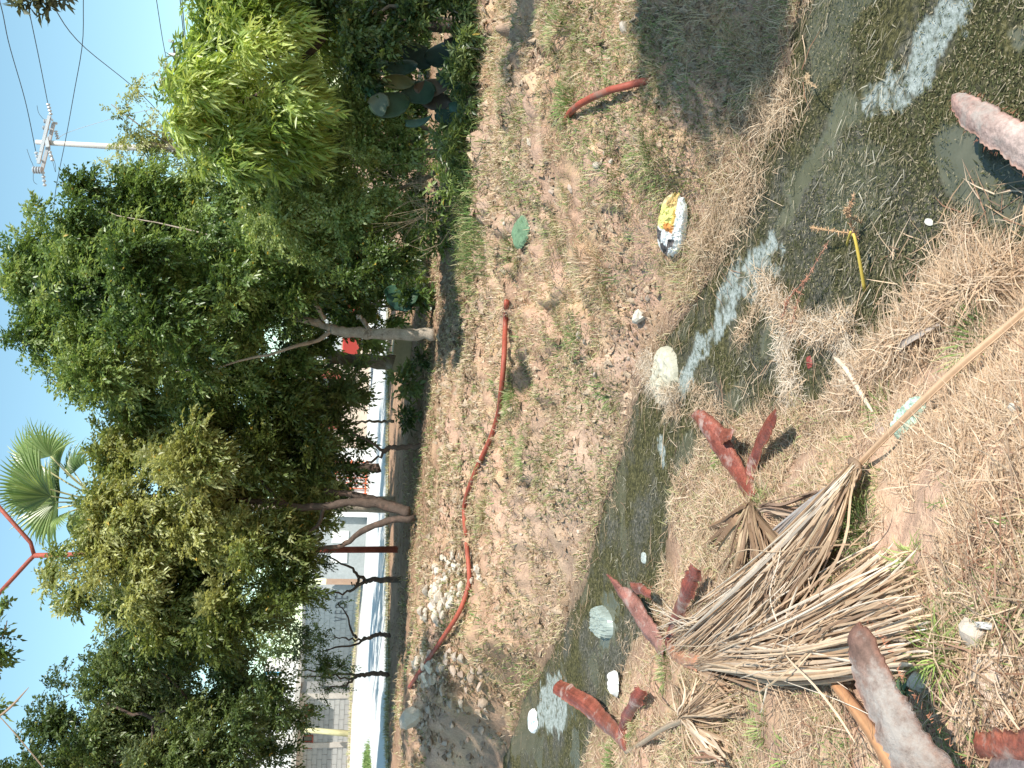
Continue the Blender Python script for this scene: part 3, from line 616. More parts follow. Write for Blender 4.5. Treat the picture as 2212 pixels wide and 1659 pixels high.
# D: yellowish tree on two crossing dark trunks
D = 14.5
bD = bl([(300,940,100),(250,985,60),(440,930,110),(330,1080,125),(215,1150,80),(480,1080,115),(270,1230,100),(420,1220,125),(560,1170,100),(580,980,95),(350,1320,90),(500,1320,105),(620,1270,60),(130,1215,45),(620,1090,80),(610,880,85),(140,1320,28),(110,1255,35),(165,1290,35),(680,1120,45),(225,1060,40),(640,1180,55),(240,1130,90),(330,1180,90),(250,1300,60),(420,1000,110),(430,1130,110),(400,1330,90),(690,1040,45),(690,960,40),(640,1000,60)], D)
tree((885,1105), 'yellow green tree on dark forked trunks standing near the red post', [(pp([(885,1105),(850,1098),(800,1085),(745,1085),(690,1095),(620,1090),(500,1080)], D), .085, .04),
  (pp([(895,1118),(840,1125),(800,1140),(760,1165),(735,1180),(700,1185),(620,1200)], D), .06, .025),(pp([(875,1100),(830,1085),(790,1075),(700,1060)], D + .3), .07, .05)],
 [(pp([(700,1090),(690,1130),(640,1170),(560,1200)], D), .04, .015),(pp([(640,1150),(560,1290),(450,1330)], D), .03, .01),(pp([(620,1090),(500,990),(380,960)], D), .03, .01),(pp([(500,1080),(400,1150),(300,1200),(180,1260)], D), .035, .01)],
 [dict(blobs=bD, dens=400, L=.10, Wd=.040, cols=G_yel, droop=.3, gap=.43)], bark=M_barkd)
# small roadside trees, one by one
def small(base, tr, br, bls, D, label, r=.05, cols=G_dark, L=.06, dens=210):
    tree(base, label, [(pp(tr, D), r, r * .75)], [(pp(q, D), r * .6, r * .2) for q in br], [dict(blobs=bl(bls, D, .5), dens=dens, L=L, Wd=L * .45, cols=cols, gap=.5, twig=.22)], bark=M_barkd, group='small dark trees along the road edge')
small((862,1254), [(868,1254),(830,1252),(805,1252),(790,1256)], [[(790,1256),(770,1240),(760,1225),(735,1215),(700,1200)],[(790,1256),(765,1272),(745,1280),(720,1282),(690,1290)],[(775,1245),(772,1262),(758,1258)]],
      [(690,1210,28),(665,1290,45),(700,1320,30),(640,1230,50),(620,1330,50)], 16.5, 'small dark tree forking low into a wide Y beside the red post', .055)
small((838,1372), [(842,1372),(815,1372),(795,1378)], [[(795,1378),(770,1385),(745,1380),(720,1375)],[(790,1378),(770,1392),(720,1400),(690,1410)],[(770,1378),(758,1360),(750,1330),(730,1300)]],
      [(690,1370,35),(700,1425,30),(730,1310,22),(650,1400,45),(735,1440,22),(640,1350,45)], 17.0, 'small dark tree with a thin curved side branch reaching right', .045)
small((833,1456), [(838,1456),(800,1456),(775,1460)], [[(775,1458),(740,1456),(690,1452),(640,1446)],[(780,1458),(755,1468),(720,1462),(650,1462)],[(770,1462),(745,1480),(700,1490)]],
      [(690,1450,40),(640,1460,50),(700,1495,30),(650,1520,40),(600,1440,50),(745,1480,15)], 17.0, 'straight dark trunked small tree nearest the grey block house', .045)
# E: left hand tree
D = 15.5
bE = bl([(235,1430,75),(160,1530,95),(90,1625,75),(290,1560,110),(420,1440,105),(430,1580,105),(560,1400,80),(250,1660,105),(400,1680,105),(520,1500,75),(540,1650,55),(360,1470,80),(590,1480,45),(70,1690,70),(560,1570,50),(300,1490,70),(480,1420,80),(360,1390,80),(340,1640,90),(200,1600,80),(160,1680,90),(500,1570,75),(480,1680,70),(230,1510,70),(100,1560,50),(60,1660,60),(250,1395,60),(300,1430,80),(225,1480,60),(330,1370,70),(560,1330,60),(640,1540,40),(600,1640,50),(480,1470,70),(550,1450,60),(520,1560,60),(600,1520,45),(450,1520,80),(500,1360,70)], D)
tree(None, 'dark green tree filling the left side with sky showing through its crown', [(pp([(900,1800),(700,1790),(500,1740),(330,1660)], D), .13, .06)],
 [(pp([(420,1700),(340,1560),(280,1540),(180,1500)], D), .05, .015),(pp([(500,1740),(450,1600),(400,1500),(330,1440)], D), .05, .012),(pp([(330,1660),(340,1545),(420,1540)], D), .03, .01),(pp([(330,1660),(200,1640),(80,1640)], D), .04, .01)],
 [dict(blobs=bE, dens=330, L=.085, Wd=.04, cols=G_dark[1:] + [(.15,.18,.08)], gap=.5)], bark=M_barkd, base_w=(at(900,1800,D)[0], at(900,1800,D)[1], .2))
# A: bright long leaved tree at the right
D = 10.2
bA = bl([(450,110,90),(420,250,80),(560,60,120),(590,200,120),(500,320,75),(620,310,80),(420,180,70),(460,20,70),(500,200,90),(700,60,80),(560,-60,110),(420,-70,80),(375,260,28),(450,330,40)], D, .5)
tree(None, 'bright green long leaved tree at the right in full sun', [(pp([(1010,60),(850,50),(700,80),(560,120)], D + .7), .10, .06)],
 [(pp([(700,80),(600,180),(480,240),(400,260)], D), .04, .01),(pp([(700,80),(560,40),(440,20)], D), .04, .01)],
 [dict(blobs=bA, dens=400, L=.15, Wd=.032, cols=G_bright, droop=.75, per=9, twig=.2, gap=.36)], bark=M_barkd, base_w=tuple(at(1020,60,D + .4)))
# A2 : small leaved shrub below it
D = 10.6
bS = bl([(680,160,75),(740,60,70),(700,270,80),(720,400,85),(640,380,80),(790,320,60),(620,470,60),(760,480,70),(600,290,60),(830,420,40),(680,-40,90),(820,560,50),(810,40,50),(560,400,60),(800,-60,60),(690,540,60),(860,330,50),(860,470,45),(870,560,35),(760,200,70),(830,250,50),(840,-30,60),(880,20,50),(580,480,70),(650,220,80),(760,600,45)], D + .6, .4)
tree(None, 'wide small leaved bush under the bright green tree', [(pp([(1000,330),(900,330),(800,310),(720,300)], D + .8), .06, .03)], [(pp([(1000,330),(880,400),(760,440)], D + .7), .035, .012),(pp([(1000,320),(880,250),(760,180)], D + .7), .035, .012)],
 [dict(blobs=bS, dens=760, L=.055, Wd=.032, cols=G_small, gap=.36, twig=.2)], cat='bush', name='bush', base_w=tuple(at(1000,330,D + .8)))
bR = bl([(820,10,60),(900,30,50),(760,70,60),(870,-40,60),(780,150,45),(700,20,60),(950,-10,40),(840,90,35)], 9.7, .2)
tree(None, 'shaded bush at the far right in front of the long leaved tree', [(pp([(1010,20),(900,10),(800,30)], 9.7), .03, .012)], [], [dict(blobs=bR, dens=520, L=.07, Wd=.035, cols=G_dark, gap=.40, twig=.2)], cat='bush', name='bush', base_w=tuple(at(1010,20,9.7)))
# F: feathery tree behind by the utility pole
D = 25.0
bF = bl([(255,245,30),(235,210,18),(300,195,26),(290,300,45),(330,260,35),(310,350,50),(250,370,35),(370,330,60),(255,310,30),(230,350,22),(360,180,45),(275,215,22),(275,318,22),(305,318,34),(345,300,45),(255,338,16),(330,330,40)], D)
tree(None, 'wispy grey green tree in front of the concrete utility pole', [(pp([(800,330),(500,330),(300,310)], D), .14, .05)], [(pp([(400,330),(300,270),(240,225)], D), .03, .01)],
 [dict(blobs=bF, dens=60, L=.10, Wd=.05, cols=G_yel, gap=.5, twig=.35)], base_w=(at(800,330,D)[0], at(800,330,D)[1], .26))
bK = bl([(720,640,45),(760,690,40),(790,640,40),(800,740,28),(730,590,50),(790,570,40),(830,620,28),(700,740,35),(840,700,18)], 15.2, .3)
tree(None, 'dark leafy bush round the foot of the slim trunk', [(pp([(880,670),(820,660),(750,650)], 15.2), .03, .015)], [], [dict(blobs=bK, dens=420, L=.10, Wd=.045, cols=G_mid, gap=.40)], cat='bush', name='bush', base_w=tuple(at(885,670,15.2)))
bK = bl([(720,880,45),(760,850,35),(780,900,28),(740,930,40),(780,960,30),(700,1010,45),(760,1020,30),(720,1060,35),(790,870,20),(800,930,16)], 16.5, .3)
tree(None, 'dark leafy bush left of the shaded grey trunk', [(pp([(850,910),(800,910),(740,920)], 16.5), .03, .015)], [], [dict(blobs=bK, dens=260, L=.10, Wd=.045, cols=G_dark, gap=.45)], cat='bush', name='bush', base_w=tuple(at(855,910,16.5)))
# dark hedge and bushes beyond, closing the view between trunks
D = 16.0
bH = bl([(640,-60,120),(760,20,110),(860,100,90),(800,200,100),(700,120,110),(880,260,80),(820,360,90),(720,300,110),(870,450,80),(780,480,80),(660,430,100),(600,250,110),(880,540,60),(800,580,50),(540,350,90),(930,120,60),(930,300,50),(920,0,80)], D, .8)
tree(None, 'dark hedge closing the view behind the cactus and the small leaved bush', [(pp([(960,300),(880,300),(800,290)], D), .07, .05)], [], [dict(blobs=bH, dens=150, L=.10, Wd=.05, cols=G_mid, gap=.36, twig=.3)], cat='hedge', name='hedge', base_w=tuple(at(985,300,D)))
D = 21.0
bH = bl([(700,660,60),(650,720,70),(600,600,80),(520,700,90),(740,600,50),(680,560,60),(780,530,50),(560,850,70),(640,900,60),(560,500,80),(420,700,90),(300,600,90),(700,480,80),(450,560,100),(600,660,80),(400,820,90),(660,760,45),(740,700,30)], D, 1.0)
tree(None, 'dark green bush mass standing across the road behind the slim trunk', [(pp([(820,640),(740,650),(650,660)], D), .08, .05)], [], [dict(blobs=bH, dens=70, L=.12, Wd=.06, cols=G_mid, gap=.4, twig=.35)], cat='bush', name='bush', base_w=(at(800,640,D)[0], at(800,640,D)[1], .26))
D = 19.5
bH = bl([(660,1010,60),(600,1080,60),(700,960,35),(620,960,60),(560,1020,70),(690,1080,35),(600,1300,60),(640,1180,40),(680,880,60),(580,1400,50),(620,1150,60),(560,1200,70),(500,1100,80)], D, .8)
tree(None, 'dark shaded tree behind the yellow green tree', [(pp([(820,1010),(740,1010),(650,1020)], D), .10, .06)], [], [dict(blobs=bH, dens=80, L=.11, Wd=.05, cols=G_dark, gap=.42, twig=.35)], name='tree', base_w=(at(815,1010,D)[0], at(815,1010,D)[1], .26), bark=M_barkd)
# undergrowth at the brow, one plant each
def weed(px, py, R, D, label, cols=G_mid, L=.09, Wd=.035, n=160, dr=.1, per=7):
    b = at(px + R, py, D); z = H1(b[0], b[1]); e = empty('weed', (b[0], b[1], z), label, 'weed', 'weeds on the brow of the bank')
    c = V3(b[0], b[1], z + R / F * D)
    limb('stem', [V3(b[0], b[1], z - .02), c], .012, .006, M_bark, e, 5, 5, .01)
    leaves('foliage', e, blobs=[(c, R / F * D, 1)], dens=n, L=L, Wd=Wd, cols=cols, droop=dr, per=per, twig=.16, gap=.3)
weed(880, 640, 45, 14.2, 'broad leaved weed right beside the slim trunk', G_mid, .13, .06)
weed(900, 600, 40, 14.5, 'bushy weed beside the tan concrete block', G_small, .07, .03)
weed(905, 500, 45, 12.5, 'grey green weed at the brow right of the concrete block', G_mid, .10, .03)
weed(940, 430, 45, 11.5, 'dark weed at the left end of the cactus', G_dark, .10, .03)
weed(960, 340, 45, 10.8, 'leafy weed in front of the dry twigs', G_mid, .10, .03)
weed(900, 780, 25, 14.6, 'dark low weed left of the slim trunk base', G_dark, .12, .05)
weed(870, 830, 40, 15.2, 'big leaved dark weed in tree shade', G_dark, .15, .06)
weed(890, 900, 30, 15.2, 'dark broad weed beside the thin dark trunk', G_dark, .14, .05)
weed(920, 760, 16, 14.2, 'small low weed at the edge of tree shade', G_small, .06, .02)
weed(1000, 40, 50, 9.9, 'green weed at the right end of the brow', G_mid, .14, .02, dr=.3)
weed(1010, 130, 40, 9.8, 'green weed below the nearest cactus pads', G_mid, .12, .02, dr=.3)
for q in [(970,-20,55,9.7),(990,180,45,9.7),(1010,250,35,9.6),(1000,330,40,9.8),(985,400,40,10.2),(965,480,40,11),(940,540,35,12),(930,100,40,9.5),(900,20,60,9.6),(1015,80,30,9.5),(900,300,45,10),(960,280,30,9.7)]:
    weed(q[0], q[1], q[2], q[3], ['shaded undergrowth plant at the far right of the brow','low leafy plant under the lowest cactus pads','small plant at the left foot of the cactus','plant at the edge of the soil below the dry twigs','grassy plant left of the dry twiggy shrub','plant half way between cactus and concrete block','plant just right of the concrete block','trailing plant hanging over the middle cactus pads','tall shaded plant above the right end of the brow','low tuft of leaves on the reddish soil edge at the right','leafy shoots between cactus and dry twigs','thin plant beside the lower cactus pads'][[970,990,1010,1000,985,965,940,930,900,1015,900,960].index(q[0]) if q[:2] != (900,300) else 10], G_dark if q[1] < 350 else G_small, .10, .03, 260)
fx = [(1035, yy) for yy in range(-60, 560, 10)]; n = 5200; kk = rng.integers(0, len(fx), n); pts = np.array([onray(*fx[i])[:2] for i in range(len(fx))]); q = pts[kk] + rng.normal(0, .35, (n, 2)) + np.array([0, .6])
blades('brow_grass', root(q[:, 0], q[:, 1]), rng.uniform(0, 6.3, n), rng.uniform(.1, 1.0, n), rng.uniform(.10, .30, n), rng.uniform(.005, .010, n), pick(GREEN + [(.05,.09,.03),(.08,.13,.05)] + DRYG[:2], n), 'long shaded grass along the brow below the bushes', .7)
# sprays of nearer trees reaching into the sky
D = 6.0
e = empty('overhanging_branch', at(40, -40, D), 'leafy branch tip hanging into the sky at the upper right corner', 'branch')
limb('twig', pp([(20,-260),(60,-60),(90,0),(100,12)], D), .012, .004, M_bark, e, 5, 8, .004)
leaves('foliage', e, blobs=[blob(110,10,20,D), blob(45,2,18,D), blob(130,-15,22,D), blob(70,-20,40,D), blob(88,10,14,D)], dens=700, L=.085, Wd=.034, cols=[(.09,.10,.06),(.14,.15,.09),(.2,.2,.13)], droop=.1, per=5, twig=.1, gap=.1)
D = 9.0
e = empty('overhanging_branch', at(20, 1400, D), 'leafy branch tip entering the sky at the upper left above the left tree', 'branch')
limb('twig', pp([(-200,1450),(-60,1400),(0,1380),(15,1340)], D), .02, .004, M_bark, e, 5, 8, .004)
leaves('foliage', e, blobs=[blob(0,1330,16,D), blob(8,1370,20,D), blob(0,1410,26,D), blob(-20,1440,36,D), blob(-10,1530,26,D), blob(12,1300,9,D)], dens=420, L=.07, Wd=.04, cols=G_mid, droop=.2, per=6, twig=.14, gap=.1)

# shade tree standing off to the right of the ditch: it throws the shade over the right part of the bank
def shade_centre(px, py, z, t): p = gz(px, py, z); return p + sdir * t
cs = [shade_centre(1530, 80, -.35, 5.6), shade_centre(1440, -20, -.2, 5.8), shade_centre(1610, 0, -.45, 5.5), shade_centre(1180, -90, .1, 6.0), shade_centre(1560, -110, -.3, 5.9), shade_centre(1090, 90, .3, 6.4), at(880, 140, 10) + sdir * 3.2, at(930, 230, 10) + sdir * 3.4, at(960, 60, 10) + sdir * 3.0, at(820, 40, 10) + sdir * 3.6]
rs = [.46, .50, .34, .5, .5, .35, .7, .6, .7, .7]
bw = np.mean(cs, 0) + V3(1.6, .6, 0); bw[2] = 0
e = empty('tree', bw, 'tree standing off to the right whose crown shades the right of the bank', 'tree')
limb('trunk', [bw, bw + V3(0, 0, 2.5), np.mean(cs, 0)], .16, .07, M_bark, e)
leaves('crown', e, blobs=[(c, r, 1) for c, r in zip(cs, rs)], dens=300, L=.09, Wd=.04, cols=G_mid, gap=.42)

cs = [gz(970, 1500, 0) + sdir * 7.6, gz(900, 1570, .2) + sdir * 7.4, gz(1030, 1600, -.3) + sdir * 7.8, gz(960, 1660, 0) + sdir * 7.6, gz(890, 1450, .25) + sdir * 7.9, gz(1050, 1680, -.4) + sdir * 7.5]
bw = V3(-5.2, 4.6, 0); bw[2] = H1(-5.2, 4.6)
e = empty('tree', bw, 'tree off to the left whose high crown dapples the eroded left bank', 'tree')
limb('trunk', [bw - V3(0, 0, .1), bw + V3(.6, .6, 3.0), np.mean(cs, 0)], .14, .06, M_bark, e)
leaves('crown', e, blobs=[(c, r, 1) for c, r in zip(cs, [.8, .7, .7, .8, .6, .7])], dens=150, L=.09, Wd=.045, cols=G_mid, gap=.45)

# ------------------------------------------------------------------ fan palm behind
M_palm = mat('palm_leaf', attr=1, rough=.35, trans=.35, spec=.5)
def fan_frond(parent, hinge, d, nrm_, R, cols, nl=26, spread=125, droop=.25, crownp=None, w=.035):
    fr = MB()
    if crownp is not None: fr.tube(spline([crownp, (crownp + hinge) / 2 + V3(0, 0, .08), hinge], 7), np.linspace(.022, .014, 7), 5)
    o = fr.build('frond', M_palmstalk, parent, smooth=True)
    d = nrm(d); nn = nrm(nrm_ - d * (np.dot(nrm_, d))); s = np.cross(d, nn); V = []; Fc = []; C_ = []
    for i in range(nl):
        a = radians(spread) * (i / (nl - 1) - .5) * 2 * .5 * 1.3; L = R * (1 - .25 * abs(a) / 1.5) * rng.uniform(.9, 1.05)
        u = nrm(d * cos(a) + s * sin(a)); q = np.cross(u, nn); b0 = len(V); c = np.array(cols[i % len(cols)]) * rng.uniform(.85, 1.15)
        for k in range(6):
            t = k / 5; ww = w * R * (.25 + 2.0 * t if t < .45 else 1.15 * (1 - t) / .55 + .06) * .8
            p = hinge + u * L * t - V3(0, 0, 1) * droop * L * t ** 2.4 * rng.uniform(.85, 1.15)
            V += [p - q * ww, p + nn * ww * .5, p + q * ww]; C_ += [c] * 3
            if k:
                a0 = b0 + (k - 1) * 3; Fc += [(a0, a0 + 1, a0 + 4, a0 + 3), (a0 + 1, a0 + 2, a0 + 5, a0 + 4)]
    f = mk('leaf_fan', V, Fc, M_palm, o, cols=np.array(C_)); return o
M_palmstalk = mat('palm_stalk', (.45, .42, .22), .6)
D = 19.0
pc = at(225, 1085, D); base = at(820, 1090, D)
e = empty('fan_palm', (base[0], base[1], .26), 'fan palm rising behind the trees with its crown against the sky', 'palm tree')
limb('trunk', [V3(base[0], base[1], .26), at(500, 1088, D), pc], .17, .13, M_barkp, e, 10, 14, .01)
PG = [(.22, .30, .10), (.28, .36, .14), (.16, .24, .07)]; PD = [(.10, .17, .06), (.15, .22, .09)]; PB = [(.35, .25, .14), (.25, .17, .1)]
def toward(a, b, D_): return at(*a, D_) - at(*b, D_)
for (h, tip, dz, R, cs_, sp, dr) in [((110,985),(25,900),-.5,1.05,PG,120,.25),((80,1000),(-10,935),0,1.0,PG,110,.25),((130,1000),(60,905),.4,.9,PG,110,.3),((90,1052),(-60,1020),-.6,1.1,PG,100,.15),
      ((110,1072),(-40,1060),-.9,1.2,PG + PD,100,.15),((120,1085),(-40,1088),-.3,1.25,PG,110,.2),((125,1098),(-50,1125),.3,1.2,PD,110,.3),((130,1062),(10,1040),.6,1.2,PD,110,.3),((160,1020),(120,930),.2,.8,PD,120,.4),
      ((200,985),(235,920),0,.5,PD,130,.5),((128,1115),(95,1165),-.7,.5,PG,140,.3),((150,1120),(200,1150),.1,.7,PD,130,.5),((190,1120),(170,1170),.5,.6,PD,130,.5),((100,1100),(-20,1150),.6,1.0,PD,110,.35),
      ((235,1050),(250,1010),0,.45,PB,120,.9),((240,1105),(260,1150),0,.5,PB,120,.9),((230,1075),(260,1075),-.4,.5,PB,120,1.2)]:
    hp = at(*h, D + dz); d = at(*tip, D + dz * 1.8) - hp
    fan_frond(e, hp, d, -fw * .8 + V3(0, 0, .5) + rng.normal(0, .25, 3), R, cs_, spread=sp, droop=dr, crownp=pc)

# ------------------------------------------------------------------ prickly pear at the right
M_pad = mat('cactus_pad', attr=1, rough=.55, noise=[(14, .2, 4)], bump=(40, .3, .01), spec=.4)
e0 = onray(1040, 200); D = 10.0
e = empty('cactus', (at(1040,200,D)[0], at(1040,200,D)[1], H1(*at(1040,200,D)[:2])), 'dark prickly pear with broad pads in the shade under the bush', 'cactus')
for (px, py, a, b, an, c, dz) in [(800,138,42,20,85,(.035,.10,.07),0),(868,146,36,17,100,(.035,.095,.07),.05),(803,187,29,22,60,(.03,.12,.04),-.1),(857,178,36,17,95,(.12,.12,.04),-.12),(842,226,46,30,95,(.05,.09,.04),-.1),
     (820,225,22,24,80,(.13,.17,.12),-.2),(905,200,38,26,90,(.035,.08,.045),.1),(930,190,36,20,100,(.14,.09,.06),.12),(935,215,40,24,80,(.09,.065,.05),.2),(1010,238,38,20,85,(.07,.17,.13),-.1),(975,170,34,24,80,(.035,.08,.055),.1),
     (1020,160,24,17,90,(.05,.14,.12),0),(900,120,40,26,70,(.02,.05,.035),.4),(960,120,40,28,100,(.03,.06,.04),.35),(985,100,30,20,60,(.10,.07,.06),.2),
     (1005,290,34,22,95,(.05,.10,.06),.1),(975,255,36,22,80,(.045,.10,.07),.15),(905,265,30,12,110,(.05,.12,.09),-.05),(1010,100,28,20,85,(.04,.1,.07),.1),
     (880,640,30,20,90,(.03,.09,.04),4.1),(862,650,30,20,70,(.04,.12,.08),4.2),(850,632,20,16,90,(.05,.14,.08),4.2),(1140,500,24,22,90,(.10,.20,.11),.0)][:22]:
    c0 = at(px, py, D + dz); ul = 1 / F * (D + dz); th = radians(an); e1 = nrm(AX * sin(th) + AY * cos(th) * -1 + fw * rng.normal(0, .35)); e2 = nrm(np.cross(e1, fw + rng.normal(0, .25, 3))); e3 = np.cross(e1, e2)
    V = []; Fc = []
    for i in range(9):
        ph = pi * i / 8
        for k in range(14):
            q = 2 * pi * k / 14; rr = sin(ph); u = -cos(ph); w = 1 + .18 * u
            wv_ = 1 + .22 * (vnoise([cos(q) * 1.3 + px], [u * 1.8 + py], s=6)[0] - .5); V.append(c0 + e1 * u * a * ul * wv_ + e2 * rr * cos(q) * b * ul * w * wv_ + e3 * (rr * sin(q) * .018 + .05 * u * u * rnd.uniform(.9, 1.1) - .04 * cos(q) * u))
    for i in range(8):
        for k in range(14): Fc.append((i * 14 + k, i * 14 + (k + 1) % 14, (i + 1) * 14 + (k + 1) % 14, (i + 1) * 14 + k))
    mk('pad', V, Fc, M_pad, e, cols=np.array(c) * .62, smooth=True)  # pad colours dimmed to stand in for the shade over the cactus
# dry twig shrub
M_twig = mat('dry_twig', (.34, .26, .18), .85, noise=[(20, .25, 3)])
b = at(945, 440, 10.9); z = H1(b[0], b[1])
e = empty('dry_shrub', (b[0], b[1], z), 'bare dry twiggy shrub between the cactus and the weeds', 'shrub')
tw = MB(); s0 = V3(b[0], b[1], z)
for i in range(22):
    q = at(rnd.uniform(780, 900), rnd.uniform(340, 540), 10.9 + rnd.uniform(-.4, .4)); mid = (s0 + q) / 2 + V3(rnd.gauss(0, .16), rnd.gauss(0, .12), rnd.gauss(0, .10))
    tw.tube(spline([s0, mid, q], 6), np.linspace(.006, .0015, 6), 4)
    for j in range(3):
        t0 = rnd.uniform(.3, .8); a = s0 * (1 - t0) + q * t0 if t0 > .6 else s0 * (1 - t0 * 2 * .5) + mid * t0; tw.tube([mid, mid + (q - mid) * rnd.uniform(.3, .8) + V3(rnd.gauss(0, .15), rnd.gauss(0, .1), rnd.gauss(0, .12))], [.003, .001], 4)
tag(tw.build('twig', M_twig, e), kind='stuff')
# ================================================================== STREET
M_road = mat('street', (.60, .60, .57), .85, noise=[(.35, .10, 5), (4, .06, 6), (60, .08, 3)], bump=(80, .3, .01))
def sheet(name, pts, z, m, lab):
    P = np.array([gz(a, b, z) for a, b in pts]); o = mk(name, P, [tuple(range(len(P)))], m); return tag(o, lab, kind='structure')
ZR = .31
near = [gz(838, y, ZR) for y in (1800, 1659, 1400, 1150, 900, 700, 450)]; far = [gz(a, b, ZR) for a, b in ((801,450),(795,800),(790,1100),(781,1290),(772,1400),(762,1520),(757,1659),(750,1850))]
mk_ = np.array(near + far); tag(mk('street', mk_, [tuple(range(len(mk_)))[::-1]], M_road), 'pale sunlit concrete street behind the trees', kind='structure')
M_walk = mat('pavement', (.50, .42, .35), .9, noise=[(1.2, .2, 5), (20, .15, 5)])
wf_ = [(801,450),(795,800),(790,1100),(781,1290),(772,1400),(762,1520),(757,1659),(750,1850)]
V = []; Fc = []
for a, b in wf_:
    p = gz(a, b, ZR); V += [p + V3(0, -.02, -.1), p + V3(0, 0, .09), p + V3(0, 1.7, .09), p + V3(0, 1.7, -.1)]
for i in range(len(wf_) - 1):
    for k in range(3): Fc.append((i*4+k, i*4+k+1, i*4+4+k+1, i*4+4+k))
tag(mk('pavement', V, Fc, M_walk), 'narrow earthy pavement with its kerb before the houses', kind='structure')
# weedy strip painted green by grass at the far left of the street
p = [gz(a, b, ZR + .004) for a, b in ((787,1625),(799,1580),(806,1659),(802,1720),(780,1720))]
n = 2500; w = rng.dirichlet([1, 1, 1, 1, 1], n); q = w @ np.array(p)
blades('verge_weeds', q, rng.uniform(0, 6.3, n), rng.uniform(.2, 1.2, n), rng.uniform(.05, .16, n), .014, pick(GREEN, n), 'low green weeds in a wedge on the left of the street', .5)
n = 1500; q = np.array([gz(a, b, ZR + .09) + V3(0, 1.2, 0) for a, b in wf_[3:]]); k = rng.integers(0, len(q) - 1, n); t = rng.random((n, 1)); q = q[k] * (1 - t) + q[k + 1] * t + rng.normal(0, .15, (n, 3)) * V3(1, 1, 0)
blades('wall_foot_weeds', q, rng.uniform(0, 6.3, n), rng.uniform(.1, 1.0, n), rng.uniform(.06, .22, n), .016, pick(DRYG + [(.3, .33, .12)], n), 'dry weeds along the foot of the houses', .4)

# ================================================================== BLOCK HOUSE AND WALLS
M_block = mat('concrete_block', attr=1, rough=.9, noise=[(2.5, .10, 5), (30, .10, 5)], bump=(60, .4, .01))
M_mort = mat('mortar', (.30, .30, .29), .95, noise=[(8, .15, 5)])
M_conc = mat('cast_concrete', (.50, .46, .41), .9, noise=[(1.5, .12, 5), (20, .10, 5)], bump=(50, .3, .01))
M_white = mat('white_paint', (.78, .77, .74), .7, noise=[(1.2, .05, 5)])
M_glassd = mat('dark_glass', (.05, .06, .06), .12, spec=.6)
M_steel = mat('rusty_red_steel', (.30, .075, .05), .65, noise=[(5, .3, 5), (40, .2, 4)], metal=.1)
M_yel = mat('weathered_yellow_wood', (.50, .46, .26), .8, noise=[(4, .15, 5), (30, .15, 4, (1, 1, .2))])
BLK = {}
def block_mesh(w, h, d):
    k = (round(w, 3), h, d)
    if k not in BLK:
        bm = MB().box((0, 0, 0), (w, d, h)); me = bpy.data.meshes.new('block'); me.from_pydata([tuple(v) for v in bm.V], [], bm.F)
        a = me.color_attributes.new('Col', 'FLOAT_COLOR', 'POINT')
        for i in range(8): a.data[i].color = (*BCOL, 1)
        me.materials.append(M_block); BLK[k] = me
    return BLK[k]
BCOL = (.40, .40, .385)
def wall_blocks(parent, O, X, L, Hh, holes=(), bw=.4, bh=.2, limit=300, d=.04, shades=3):
    """separate blocks standing proud of the recessed mortar, first the nearest courses; rest joined"""
    X = nrm(X); Nn = nrm(np.cross(X, V3(0, 0, 1))); Nn = Nn if Nn @ (CAM - O) > 0 else -Nn; ang = atan2(X[1], X[0]); cnt = 0; rest = MB()
    rows = int(Hh / bh); cols = int(L / bw) + 1
    for r_ in range(rows):
        for c_ in range(-1, cols):
            x0 = max(0, (c_ + (.5 if r_ % 2 else 0)) * bw); x1 = min(L, (c_ + 1 + (.5 if r_ % 2 else 0)) * bw)
            if x1 - x0 < .06: continue
            z0 = r_ * bh; segs = [(x0, x1)]
            for (a, b, za, zb) in holes:
                if z0 + bh * .5 > za and z0 + bh * .5 < zb: segs = [s for (u, v) in segs for s in ((u, min(v, a)), (max(u, b), v)) if s[1] - s[0] > .05]
            for (u, v) in segs:
                c = O + X * (u + v) / 2 + V3(0, 0, z0 + bh / 2) + Nn * (.012 + rnd.uniform(-.004, .004)); w = v - u - .014
                if cnt < limit:
                    o = link('block', block_mesh(w, bh - .014, d), parent); o.location = tuple(c); o.rotation_euler = (0, 0, ang); cnt += 1
                else:
                    R3 = np.array([[cos(ang), -sin(ang), 0], [sin(ang), cos(ang), 0], [0, 0, 1]]); rest.box(c, (w, d, bh - .014), R3)
    if rest.V:
        tag(rest.build('block_courses', M_block, parent, cols=BCOL), kind='stuff')
def rotz(a): return np.array([[cos(a), -sin(a), 0], [sin(a), cos(a), 0], [0, 0, 1]])
# house: frontal facade, right corner near U=160
zc = 37.5
Ob = at(757, 1497, zc); zb = Ob[2]; xr = Ob[0]; yh = Ob[1]; Lh = 10.5; O = V3(xr - Lh, yh, zb)
house = empty('block_house', (xr - Lh / 2, yh, zb), 'single storey grey concrete block house with flat roof at the left', 'house')
def hx(py): return at(700, py, yh / (fw[1] + 0.0))[0]
top = at(640, 1560, zc)[2] - zb
def zat(px, py): return at(px, py, zc)[2] - zb
def xat(px, py): return at(px, py, zc)[0] - O[0]
wins = [(xat(660,1328), xat(660,1300), zat(676,1310), zat(657,1310)), (xat(665,1610), xat(665,1582), zat(673,1600), zat(655,1600)), (xat(665,1540), xat(665,1505), zat(675,1520), zat(654,1520))]
w1 = (xat(665,1541), xat(665,1518), zat(676,1530), zat(657,1530)); w2 = (xat(665,1610), xat(665,1583), zat(675,1600), zat(655,1600))
holes = [w1, w2]
MB().box((xr - Lh / 2, yh + 2.6, zb + top / 2), (Lh, 5.0, top)).build('wall', M_mort, house)
